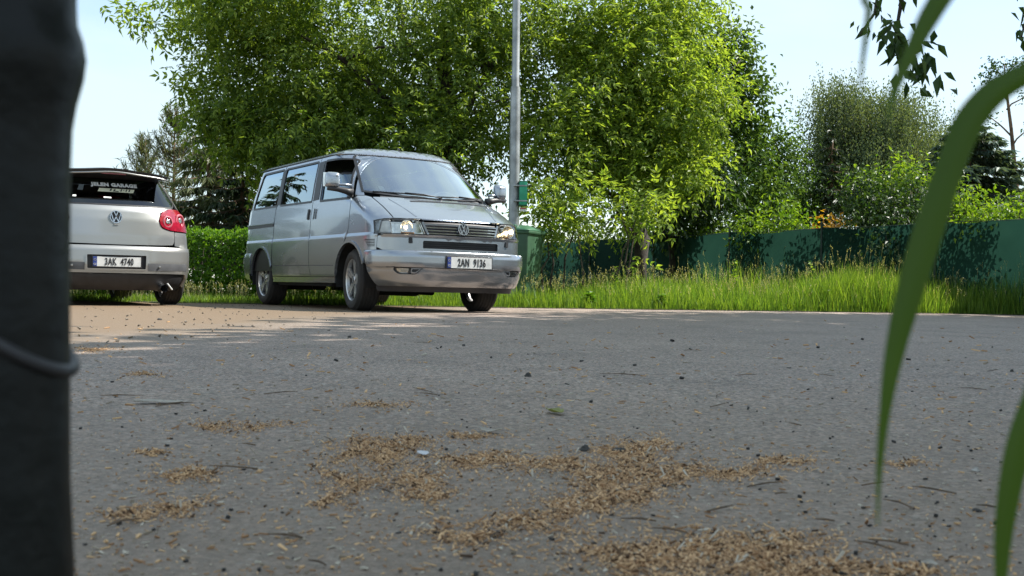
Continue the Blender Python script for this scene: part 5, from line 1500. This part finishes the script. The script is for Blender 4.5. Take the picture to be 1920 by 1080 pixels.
# rear window and roof
rw = gf([(y, 1.053) for y in np.linspace(-.60, .60, 11)] + [(.665, 1.060)] + [(g_w(z) * .905, z) for z in np.linspace(1.10, 1.32, 6)] + [(y, 1.352) for y in np.linspace(.53, -.53, 9)] + [(-g_w(z) * .905, z) for z in np.linspace(1.32, 1.10, 6)] + [(-.665, 1.060)])
rwo = panel('rear_window', rw, [], GR_, M['dglass'], GOLF, .06, lift=.001, flange=False)
strip_on('window_seal', rw, GR_, .018, M['seal'], rwo, closed=True)
def groof(s, v):
    w_ = .60 + .05 * math.sin(PI * s)
    x = .46 + 1.72 * s
    return Vector((x, v * w_, 1.385 + .062 * math.sin(PI * (.12 + .80 * s)) * 1.0 * (1 - abs(v) ** 3) + .012))
panel('roof', [(0, -1), (1, -1), (1, 1), (0, 1)], [], groof, GP, GOLF, .08, thick=.02)
# roof spoiler: dark upper blade with painted lip below
def spo(u, t):
    """u across -1..1, t 0 rear edge .. 1 roof"""
    y = u * (.605 - .02 * t)
    x = .205 + .10 * abs(u) ** 2.4 + (.30 - .05 * abs(u) ** 2) * t
    z = 1.418 + .028 * t - .050 * abs(u) ** 2.6 + .006 * math.cos(u * 6.3)
    return Vector((x, y, z))
mb = MB(); V = []; nu, nt_ = 31, 7
for k in range(nu):
    for j in range(nt_): V.append(spo(-1 + 2 * k / (nu - 1), j / (nt_ - 1)))
for k in range(nu):
    for j in range(nt_):
        p = spo(-1 + 2 * k / (nu - 1), j / (nt_ - 1)); V.append(p - Vector((-.012, 0, .028 + .02 * j / nt_)))
o2 = nu * nt_; Fc = []
for k in range(nu - 1):
    for j in range(nt_ - 1):
        a = k * nt_ + j; Fc.append((a, a + 1, a + nt_ + 1, a + nt_)); Fc.append((a + o2, a + nt_ + o2, a + nt_ + 1 + o2, a + 1 + o2))
    a = k * nt_; Fc.append((a, a + nt_, a + nt_ + o2, a + o2))
for k in (0, nu - 1):
    for j in range(nt_ - 1):
        a = k * nt_ + j; q = (a, a + o2, a + 1 + o2, a + 1); Fc.append(q if k == 0 else q[::-1])
sp_ = mobj('roof_spoiler', V, Fc, M['plastic'], GOLF, True); sp_.data.set_sharp_from_angle(angle=R(40))
mb = MB(); mb.tube([spo(-1 + 2 * k / 24, .04) + Vector((.004, 0, -.036)) for k in range(25)], .011, 6).build('spoiler_lip', GP, sp_, True)
MB().box((.245, 0, 1.372), (.02, .26, .014), bev=.004).build('brake_light', M['red'], sp_)
V = [spo(-.93 + 1.86 * k / 20, .15) - Vector((-.02, 0, .03)) for k in range(21)] + [GR_(GB.a_of_y((-.93 + 1.86 * k / 20) * .56, 1.335), 1.335) for k in range(21)]
mobj('spoiler_underside', V, [(k, k + 1, 22 + k, 21 + k) for k in range(20)], M['plastic'], sp_, True)

# lettering on the glass
def on_rear(y, z, lift=.006):
    a = GB.a_of_y(y, z); p = GR_(a, z); e = 1e-3
    du = GR_(GB.a_of_y(y + e, z), z) - GR_(GB.a_of_y(y - e, z), z); dv = GR_(a, z + e) - GR_(a, z - e)
    n = dv.cross(du).normalized()
    if n.x > 0: n = -n
    return p + n * lift
def drape(o, cy, cz, zs):
    """wrap a flat text mesh (x right, y up, z out) on the rear glass"""
    for v in o.data.vertices:
        v.co = on_rear(cy - v.co.x, cz + v.co.y * zs, .005 + v.co.z)
ZW = .72
tx = text_mesh('JELEN GARAGE', .066, 1.0, M['sticker'], 'window_lettering', rwo, Matrix.Identity(4), .001, bold=.0045, spacing=1.12); drape(tx, -.035, 1.262, ZW)
def quad_bar(x0, x1, y0, y1, sh, k=16):
    V = []; 
    for i in range(k + 1):
        x = x0 + (x1 - x0) * i / k; V += [(x + sh * y0, y0, 0), (x + sh * y1, y1, 0)]
    return V, [(2 * i, 2 * i + 2, 2 * i + 3, 2 * i + 1) for i in range(k)]
V, Fc = quad_bar(-.19, .19, -.026, .026, .45); st_ = mobj('window_sticker', V, Fc, M['cream'], rwo); drape(st_, -.045, 1.205, ZW)
t2 = text_mesh('VFLK · LI', .050, .95, M['sticker'], 'sticker_lettering', rwo, Matrix.Identity(4), .001, bold=.003, shear=.3) if False else None
V, Fc = [], []
for k, (x0, x1, y0, y1) in enumerate([(-.07, -.052, -.012, .022), (-.03, -.012, -.02, .014), (-.008, .030, -.022, -.010), (.045, .058, -.016, .022), (.072, .080, .002, .022), (.10, .112, -.012, .022), (.132, .146, -.012, .022)]):
    a, b = quad_bar(x0, x1, y0, y1, .45, 2); n_ = len(V); V += [(p[0], p[1], .001) for p in a]; Fc += [tuple(i + n_ for i in f) for f in b]
s2 = mobj('sticker_marks', V, Fc, M['ink'], rwo); drape(s2, -.045, 1.205, ZW)
V, Fc = quad_bar(-.03, .05, -.008, .010, -.3, 4); s3 = mobj('small_sticker', V, Fc, M['sticker'], rwo); drape(s3, .075, 1.125, ZW)
V, Fc = quad_bar(-.018, .018, -.012, .012, .1, 3); s4 = mobj('small_sticker', V, Fc, M['sticker'], rwo); drape(s4, .40, 1.13, ZW)
# emblem on the tailgate
ec = on_rear(0, .928, .004); emblem(GOLF, ec, (0, -1, 0), (.12, 0, 1), .066, M['chrome'], M['ink'])
MB().box(on_rear(0, .853, .004), (.01, .05, .012), bev=.003).build('emblem_handle', GP, tailgate)
# bumper
gbo = [(-.97, .632), (.97, .632), (.985, .50), (.97, .30), (.93, .215), (.80, .200), (.745, .208), (.735, .285), (.70, .330), (.64, .345), (-.64, .345), (-.70, .330), (-.735, .285), (-.745, .208), (-.80, .200), (-.93, .215), (-.97, .30), (-.985, .50)]
prec = gf(rpoly([(-.31, .385), (-.315, .545), (.315, .545), (.31, .385)], .02))
gbm = panel('rear_bumper', gbo, [prec], GR_, GP, GOLF, .045, thick=.03, lift=.012)
panel('plate_recess', prec, [], GR_, M['plastic'], gbm, .06, lift=-.02, flange=False)
strip_on('plate_recess_rim', prec, GR_, .014, GP, gbm, .018, closed=True)
licence_plate(GOLF, GR_(0, .465) + Vector((.002, 0, 0)), (0, -1, 0), (0, 0, 1), '3AK  4740', w=.50, h=.105)
panel('bumper_shade_band', gf(sym([(.64, .455), (.60, .385), (.33, .380)])[::1] if False else [(.33, .375), (.80, .385), (.80, .458), (.33, .455)]), [], GR_, M['dgrey'], gbm, .05, lift=.015, thick=.004)  # grey panels put the shading of the lower bumper into colour
panel('bumper_shade_band', gf([(-.33, .375), (-.80, .385), (-.80, .458), (-.33, .455)]), [], GR_, M['dgrey'], gbm, .05, lift=.015, thick=.004)
for sg in (-1, 1):
    MB().lathe([(0, -.02), (.012, -.018), (.012, .005), (0, .008)], 12, 'X', tuple(GR_(GB.a_of_y(sg * .46, .42), .42) - Vector((.012, 0, 0)))).build('parking_sensor', GP, gbm, True, 40)
panel('diffuser', [(-.735, .335), (.735, .335), (.755, .200), (.70, .150), (-.70, .150), (-.755, .200)], [], GR_, M['plastic'], GOLF, .06, lift=-.01, flange=False)
for sg in (-1, 1):
    MB().tube([(.02, sg * .52, .185), (.35, sg * .50, .195)], [.042, .040], 16, False).tube([(.022, sg * .52, .185), (.3, sg * .50, .195)], [.036, .034], 16, False).build('exhaust_tip', M['chrome'], GOLF, True)
    MB().box((.06, sg * .585, .205), (.03, .012, .09), Matrix.Rotation(R(sg * 38), 3, 'X'), .003).build('tow_strap', M['sticker'], GOLF)
# rest of the body
panel('bonnet', [(a, z) for a, z in [(-.62, .72), (-.62, .93), (.62, .93), (.62, .72)]], [], GB.front(), GP, GOLF, .08)
panel('windshield', [(-.62, .96), (-.62, 1.33), (.62, 1.33), (.62, .96)], [], GB.front(), M['dglass'], GOLF, .1, flange=False)
panel('front_bumper', [(-.98, .70), (.98, .70), (.98, .22), (-.98, .22)], [], GB.front(), GP, GOLF, .1)
MB().box((2.1, 0, .24), (3.3, 1.35, .14), bev=.03).box((.45, 0, .26), (.6, .9, .14), bev=.05).box((2.1, 0, .62), (2.6, 1.45, .6), bev=.1).build('underbody', M['well'], GOLF, True, 40)
MB().box((1.25, 0, .88), (.2, 1.2, .55), Matrix.Rotation(R(-12), 3, 'Y'), .06).box((2.2, .38, .9), (.16, .5, .6), Matrix.Rotation(R(-12), 3, 'Y'), .06).box((2.2, -.38, .9), (.16, .5, .6), Matrix.Rotation(R(-12), 3, 'Y'), .06).build('seat', M['fabric'], GOLF, True, 40)
MB().tube([(.79, -.7, .30), (.79, .7, .30)], .045, 8).build('rear_axle', M['well'], GOLF, True)
for cx in ((.79, .31, .357), (3.37, .31, .357)):
    for sg in (-1, 1):
        V = []; Fc = []; k = 14
        for i in range(k + 1):
            a = R(-10 + 200 * i / k)
            for y in (.55, .86): V.append((cx[0] + cx[2] * math.cos(a), sg * y, cx[1] + cx[2] * math.sin(a)))
        for i in range(k): Fc.append((2 * i, 2 * i + 1, 2 * i + 3, 2 * i + 2))
        MB().add(V, Fc).build('wheel_well', M['well'], GOLF)
for x in (.79, 3.37):
    for sg in (-1, 1):
        wheel(GOLF, (x, sg * .755, .305), sg, .308, .228, .235, {'n': 5, 'split': (-.1, .1), 'w': (.022, .02), 'ph': .2})

def stretch(o):
    for v in o.data.vertices:
        if v.co.z > .63: v.co.z = .63 + (v.co.z - .63) * 1.095
    o.data.update()
done = set()
for ch in GOLF.children:
    for o in [ch] + list(ch.children):
        if ch.name.startswith('wheel') and not ch.name.startswith('wheel_well'): continue
        if o.type == 'MESH' and o.data.name not in done: done.add(o.data.name); stretch(o)
# ================================================================== litter on the asphalt
M['chip'] = leaf_mat('wood_chip', (0.32, 0.18, 0.09), (0.66, 0.43, 0.23), 0.05, rough=.85, patch=14, spec=.2)
M['chip_pale'] = leaf_mat('pale_chip', (0.26, 0.21, 0.15), (0.50, 0.45, 0.37), 0.05, rough=.85, patch=10, spec=.2)
M['grit'] = pmat('dark_grit', (0.035, 0.033, 0.031), 0.9, noise=.6, nscale=20)
M['grit_pale'] = pmat('pale_grit', (0.17, 0.145, 0.115), 0.9, noise=.4, nscale=20)
M['twig'] = pmat('dry_twig', (0.13, 0.088, 0.056), 0.95, noise=.5, nscale=20)
M['sawdust'] = ground_mat('sawdust', [((0.33, 0.195, 0.095), 0, 0, 0), ((0.42, 0.27, 0.15), 9, .42, .62), ((0.20, 0.11, 0.05), 25, .5, .7)], 1.0, 200, .95)

def chips(P, L, Wd, Th, flat=.25):
    """little flat splinters: tapered boxes, 8 verts"""
    n = len(P)
    a = rng.uniform(0, 2 * PI, n)
    D = np.stack([np.cos(a), np.sin(a), rng.normal(0, flat, n)], 1); D = unit(D)
    N = unit(np.stack([rng.normal(0, flat, n), rng.normal(0, flat, n), np.ones(n)], 1))
    S = unit(np.cross(D, N)); N = np.cross(S, D)
    c = P + np.array([0, 0, 1.0]) * (Th * .5 + np.abs(D[:, 2]) * L * .4)[:, None]
    V = []
    for sx in (-1, 1):
        for sy in (-1, 1):
            for sz in (-1, 1):
                k = (.55 if sx > 0 else 1.0)
                V.append(c + D * (sx * L * .5)[:, None] + S * (sy * Wd * .5 * k)[:, None] + N * (sz * Th * .5)[:, None])
    V = np.stack(V, 1).reshape(-1, 3)
    q = np.array([(0, 1, 3, 2), (4, 6, 7, 5), (0, 4, 5, 1), (2, 3, 7, 6), (0, 2, 6, 4), (1, 5, 7, 3)])
    F = ((np.arange(n) * 8)[:, None, None] + q[None]).reshape(-1, 4)
    return V, F

def px_cloud(cx, cy, rx, ry, n, core=1.0):
    """points on the ground scattered around a photo pixel"""
    r_ = np.abs(rng.standard_t(3.2, n)) * .42 * core; t_ = rng.uniform(0, 2 * PI, n); u = np.clip(r_ * np.cos(t_), -3, 3); v = np.clip(r_ * np.sin(t_), -3, 3)
    u = u + .25 * np.sin(v * 5 + cx); v = v + .3 * np.sin(u * 4 + cy)
    return np.array([tuple(gnd(cx + rx * a, max(600, cy + ry * b))) for a, b in zip(u, v)])

# heaps of fallen brown shreds: (px, py, rx, ry, count)
HEAPS = [(700, 848, 75, 26, 420), (745, 832, 70, 14, 160), (905, 864, 95, 14, 330), (1050, 872, 90, 12, 230), (1185, 850, 75, 26, 330), (1210, 838, 50, 14, 150), (1150, 895, 100, 26, 380), (1255, 888, 95, 18, 260),
         (1180, 925, 70, 18, 220), (790, 905, 45, 24, 230), (800, 930, 45, 12, 120), (1075, 952, 60, 22, 200), (1140, 940, 60, 14, 110), (1460, 866, 55, 8, 110), (1380, 888, 90, 12, 120), (355, 890, 48, 13, 150), (250, 968, 36, 8, 110),
         (1300, 1040, 130, 34, 420), (1440, 1055, 120, 36, 480), (1180, 1045, 80, 26, 200), (1450, 1020, 70, 18, 220), (1690, 1072, 60, 8, 110), (1530, 1070, 90, 14, 180), (170, 655, 55, 6, 120), (265, 702, 35, 4, 60), (400, 800, 45, 10, 50), (285, 850, 30, 5, 50), (700, 760, 70, 7, 80), (880, 818, 60, 7, 60), (660, 900, 90, 30, 120), (980, 985, 120, 30, 90), (870, 1000, 160, 40, 80), (1700, 870, 40, 8, 40), (620, 940, 50, 20, 40), (330, 950, 90, 25, 60), (460, 800, 120, 20, 60)]
def heaps(f, core):
    return np.concatenate([px_cloud(a, b, c, d, max(4, int(n * f)), core) for a, b, c, d, n in HEAPS])
M['chip_dark'] = leaf_mat('dark_chip', (0.075, 0.045, 0.026), (0.17, 0.10, 0.055), 0.05, rough=.9, patch=14, spec=.2)
M['crumb'] = leaf_mat('chip_crumb', (0.38, 0.235, 0.13), (0.68, 0.46, 0.27), 0.05, rough=.9, patch=20, spec=.1)
for nm, mt, f, core, L, Wd, Th, tilt, lab in [
        ('wood_shreds', 'chip', .75, .95, (.003, .012), (.0010, .0034), (.0005, .0014), .32, 'tan shredded plant litter lying in patches on the asphalt'),
        ('pale_shreds', 'chip_pale', .16, 1.15, (.004, .013), (.0013, .004), (.0006, .0015), .5, 'pale curled husks among the shredded litter'),
        ('dark_shreds', 'chip_dark', .35, 1.0, (.003, .010), (.0012, .0045), (.0006, .0022), .4, 'dark brown shreds among the tan litter'),
        ('litter_crumbs', 'crumb', 7.0, 1.2, (.0015, .0045), (.0012, .003), (.0005, .0014), .5, 'fine orange tan crumbs dusting the asphalt around the shredded litter')]:
    PP = heaps(f, core); n = len(PP)
    PP[:, 2] += rng.random(n) ** 3 * .004
    V, F = chips(PP, rng.uniform(*L, n) * rng.choice([.6, .8, 1, 1.5], n), rng.uniform(*Wd, n), rng.uniform(*Th, n), tilt)
    tag(npmesh(nm, V, F, M[mt]), lab, 'litter', kind='stuff')
# loose scatter everywhere on the near asphalt, thinning with distance
n = 4200
sx = rng.uniform(110, 1920, n); sy = 600 + 480 * rng.random(n) ** .75
PP = np.array([tuple(gnd(a, b)) for a, b in zip(sx, sy)])
k = rng.random(n)
sc = np.clip(PP[:, 1] / 2.8, .6, 1.9) * rng.choice([.6, .8, 1.0, 1.6], n)
for nm, m_, mt, L, Wd, Th, lab in [('pale_litter', k < .34, 'chip_pale', (.003, .010), (.0015, .005), (.001, .002), 'pale specks of dry litter scattered over the asphalt'),
                                   ('brown_litter', (k >= .34) & (k < .93), 'chip', (.004, .014), (.0015, .004), (.001, .002), 'brown specks of dry litter scattered over the asphalt'),
                                   ('dark_grit', k >= .93, 'grit', (.003, .007), (.003, .006), (.001, .004), 'dark grit scattered over the asphalt')]:
    Q = PP[m_]; q = len(Q); s = sc[m_]
    V, F = chips(Q, rng.uniform(*L, q) * s, rng.uniform(*Wd, q) * s, rng.uniform(*Th, q) * s, .2)
    tag(npmesh(nm, V, F, M[mt]), lab, 'litter', kind='stuff')
# dry twigs
mb = MB()
for i in range(40):
    px, py = random.uniform(140, 1900), 610 + 460 * random.random() ** .8
    g_ = gnd(px, py); L = random.uniform(.02, .09) * min(2.2, max(.6, g_.y / 2)); a = random.uniform(0, PI)
    d = Vector((math.cos(a), math.sin(a), 0)) * L
    m_ = g_ + d * .5 + Vector((random.uniform(-.1, .1) * L, random.uniform(-.1, .1) * L, .004 + .02 * L))
    mb.tube([g_ + Vector((0, 0, .003)), m_, g_ + d + Vector((0, 0, .004))], [.0010, .0013, .0006], 5)
tag(mb.build('dry_twigs', M['twig']), 'thin dry twigs scattered over the asphalt', 'litter', kind='stuff')
# fine grit on the sandy side
n = 500
PP = np.stack([rng.uniform(-9, -1.2, n), rng.uniform(4.8, 13.9, n), np.full(n, .012)], 1)
PP = PP[inside_poly(PP[:, :2], np.array(dust_out))]; PP[:, 2] = .003; n = len(PP)
V, F = chips(PP, rng.uniform(.006, .020, n), rng.uniform(.005, .016, n), rng.uniform(.003, .009, n), .4)
tag(npmesh('sand_pebbles', V, F, M['grit_pale']), 'small pebbles strewn over the sandy shoulder', 'gravel', kind='stuff')

# stones, leaves and scraps one can pick out
def stone(label, px, py, w, mat, flat=.6, group='loose stones on the asphalt'):
    p = gnd(px, py)
    s = w / F_PX * p.y
    bm = bmesh.new(); bmesh.ops.create_icosphere(bm, subdivisions=2, radius=.5)
    ph = random.uniform(0, 9)
    for v in bm.verts:
        c = v.co; k = 1 + .22 * math.sin(c.x * 7 + ph) * math.sin(c.y * 6 + ph * 2) + .15 * math.sin(c.z * 9 + ph * 3)
        v.co = Vector((c.x * k, c.y * .8 * k, max(c.z * flat * k, -.2 * flat)))
    me = bpy.data.meshes.new('stone'); bm.to_mesh(me); bm.free(); me.transform(Matrix.Scale(s, 4)); me.materials.append(mat)
    o = bpy.data.objects.new('stone', me); link(o); o.location = p + Vector((0, 0, .18 * flat * s)); o.rotation_euler = (0, 0, ph)
    tag(o, label, 'stone', group)
M['stone_d'] = pmat('dark_stone', (0.050, 0.047, 0.043), 0.85, noise=.5, nscale=40, bump=.5, bscale=80)
M['stone_p'] = pmat('pale_stone', (0.34, 0.32, 0.29), 0.85, noise=.4, nscale=40, bump=.5, bscale=80)
stone('dark rounded stone lying on the middle heap of shreds', 1097, 845, 24, M['stone_d'])
stone('dark lump right of the stone on the middle heap', 1160, 848, 30, M['stone_d'], .4)
stone('small dark stone alone near the lower right grass blade', 1832, 959, 16, M['stone_d'])
stone('pale stone with dark shadow left of the lower right grass blade', 1830, 884, 18, M['stone_p'])
stone('dark stone alone in the middle of the road below the van', 990, 706, 16, M['stone_d'])
stone('dark pebble on the sand behind the hatchback', 299, 600, 10, M['stone_d'])
stone('dark pebble on the far road right of the van', 1190, 686, 9, M['stone_d'])
stone('dark pebble at far right of the road', 1897, 697, 10, M['stone_d'])
stone('dark pebble between pale scrap and shreds, left half of the road', 655, 633, 9, M['stone_d'])

def scrap(label, cat, name, px, py, L, Wd, mat, rz, curl=.15):
    p = gnd(px, py); L = L / F_PX * p.y; Wd = Wd / F_PX * p.y
    V = []; n = 7
    for i in range(n):
        t = i / (n - 1); w_ = Wd * math.sin(PI * (.06 + .88 * t)) ** .7
        for s in (-1, 0, 1): V.append(((t - .5) * L, s * w_ * .5, .004 + curl * L * abs(t - .5) ** 2 * 2 + (.05 * Wd if s else 0) + .02 * L * math.sin(5 * t)))
    Fc = [(i * 3 + k, (i + 1) * 3 + k, (i + 1) * 3 + k + 1, i * 3 + k + 1) for i in range(n - 1) for k in range(2)]
    o = mobj(name, V, Fc, mat, None, True); o.location = p; o.rotation_euler = (0, 0, rz)
    m = o.modifiers.new('s', 'SOLIDIFY'); m.thickness = .0012
    tag(o, label, cat)
M['yleaf'] = leaf_mat('fallen_leaf', (0.22, 0.25, 0.05), (0.30, 0.31, 0.08), .3, patch=9)
M['paper'] = pmat('white_scrap', (0.62, 0.63, 0.66), 0.6, noise=.15, nscale=30)
M['palebark'] = pmat('pale_bark', (0.40, 0.36, 0.30), 0.85, noise=.35, nscale=40, bump=.4, bscale=70)
scrap('yellow green fallen leaf on the road left of centre', 'leaf', 'fallen_leaf', 1040, 776, 26, 60, M['yleaf'], .4, .4)
scrap('small white plastic scrap between the left and middle shred heaps', 'scrap', 'plastic_scrap', 793, 855, 20, 45, M['paper'], .2, .2)
scrap('long pale strip of bark lying at left of the road', 'bark', 'bark_strip', 297, 757, 88, 34, M['palebark'], .22, .05)
scrap('pale curved splinter above the middle shreds', 'splinter', 'wood_splinter', 918, 812, 46, 26, M['palebark'], -.5, .3)
scrap('short pale splinter at the lower edge right of the last heap', 'splinter', 'wood_splinter', 1742, 1065, 34, 30, M['palebark'], 1.1, .3)

# ================================================================== close things beside the camera
# dark green post at the left edge, with a wire tie
D0 = .42
pxr = lambda px, d: px / F_PX * d
pc = at(2, 560, D0); post = empty('garden_post', (pc.x, D0, 0)); tag(post, 'blurred dark green post with wire tie filling the left edge', 'post')
M['postpaint'] = pmat('dark_green_plastic', (0.0022, 0.0036, 0.0031), 0.45, noise=.35, nscale=30, bump=.15, bscale=60, spec=.25)
r0 = pxr(120, D0)
zz = lambda py: at(100, py, D0).z
prof = [(0.0, -.02), (r0 * 1.16, -.02), (r0 * 1.15, zz(1080)), (r0 * 1.06, zz(900)), (r0 * 1.03, zz(700)), (r0 * 1.0, zz(480)), (r0 * .985, zz(330)), (r0 * 1.0, zz(240)), (r0 * 1.06, zz(190)), (r0 * 1.16, zz(140)), (r0 * 1.19, zz(105)),
        (r0 * 1.14, zz(70)), (r0 * 1.05, zz(40)), (r0 * 1.03, zz(0)), (r0 * 1.03, 1.2), (0, 1.21)]
MB().lathe(prof, 40, 'Z').build('shaft', M['postpaint'], post, True, 50)
mb = MB()
pts = []
for k in range(29):
    a = 2 * PI * k / 28
    pts.append((r0 * 1.07 * math.cos(a), r0 * 1.07 * math.sin(a), zz(606) - .018 * math.cos(a)))
mb.tube(pts, .0026, 8, False).build('wire_tie', M['plastic'], post, True)
MB().tube([(-r0 * .95, -r0 * .35, .0), (-r0 * .9, -r0 * .5, .6), (-r0 * .9, -r0 * .4, 1.1)], .004, 8).build('cable', M['postpaint'], post, True)

# blades of grass hanging in front of the lens
def blade(label, pts, d, extra):
    """pts (px, py, width px) along the blade from root side to tip; extra = points off the picture down to the ground"""
    P = [at(x, y, d) for x, y, w in pts]; Wd = [w / F_PX * d for x, y, w in pts]
    P = [Vector(e[:3]) for e in extra] + P; Wd = [e[3] for e in extra] + Wd
    # smooth
    Q, W_ = [], []
    for i in range(len(P) - 1):
        p0, p1, p2, p3 = P[max(i - 1, 0)], P[i], P[i + 1], P[min(i + 2, len(P) - 1)]
        for k in range(5):
            t = k / 5
            Q.append(.5 * ((2 * p1) + (p2 - p0) * t + (2 * p0 - 5 * p1 + 4 * p2 - p3) * t * t + (3 * p1 - p0 - 3 * p2 + p3) * t ** 3)); W_.append(Wd[i] * (1 - t) + Wd[i + 1] * t)
    Q.append(P[-1]); W_.append(Wd[-1])
    V, Fc = [], []
    for i, p in enumerate(Q):
        t = (Q[min(i + 1, len(Q) - 1)] - Q[max(i - 1, 0)]).normalized()
        s = t.cross(Vector((0, 1, 0)))
        s = s.normalized() if s.length > 1e-3 else Vector((1, 0, 0))
        n = s.cross(t)
        V += [p - s * W_[i] * .5 + n * W_[i] * .18, p - s * W_[i] * .25 + n * W_[i] * .04, p, p + s * W_[i] * .25 + n * W_[i] * .04, p + s * W_[i] * .5 + n * W_[i] * .18]
    for i in range(len(Q) - 1):
        for k in range(4): Fc.append((i * 5 + k, (i + 1) * 5 + k, (i + 1) * 5 + k + 1, i * 5 + k + 1))
    o = mobj('grass_blade', V, Fc, M['blade'], None, True)
    tag(o, label, 'grass blade', 'blades of grass close to the lens')
dB = .36
rt = lambda x, y, z, w: (x, y, z, w)
blade('long green blade arching from the right edge down across the picture',
      [(1990, 112, 36), (1925, 138, 44), (1868, 172, 52), (1822, 226, 58), (1790, 300, 54), (1762, 380, 58), (1736, 460, 58), (1712, 540, 53), (1692, 610, 45), (1674, 690, 34), (1661, 770, 22), (1652, 850, 15), (1647, 920, 8), (1646, 985, 3)], dB,
      [(.245, .37, 0, .004), (.245, .37, .12, .005), (.240, .367, .25, .0055), (.215, .364, .325, .006)])
blade('lower right blade rising from the bottom edge to the right edge',
      [(1985, 690, 50), (1945, 760, 56), (1915, 840, 52), (1895, 930, 44), (1883, 1020, 34), (1878, 1110, 20), (1877, 1160, 4)], dB,
      [(.26, .37, 0, .004), (.262, .37, .12, .005), (.25, .366, .23, .0065), (.215, .362, .262, .0075)])
blade('broad dark blade tip hanging at the top edge among the twigs',
      [(1850, -120, 44), (1790, -40, 44), (1745, 30, 40), (1712, 95, 30), (1688, 145, 20), (1672, 190, 11), (1664, 225, 3)], .33,
      [(.285, .34, 0, .004), (.285, .34, .2, .006), (.262, .336, .40, .007), (.20, .333, .425, .007)])
blade('thin dark blade tip hanging left of the broad one at the top edge',
      [(1640, -60, 14), (1630, 20, 13), (1621, 90, 10), (1615, 140, 6), (1613, 195, 2)], .33,
      [(.30, .345, 0, .002), (.30, .345, .2, .003), (.26, .34, .42, .003), (.14, .332, .44, .0025)])
# small tuft of short grass at the foot of the post and blades, outside the picture on both sides
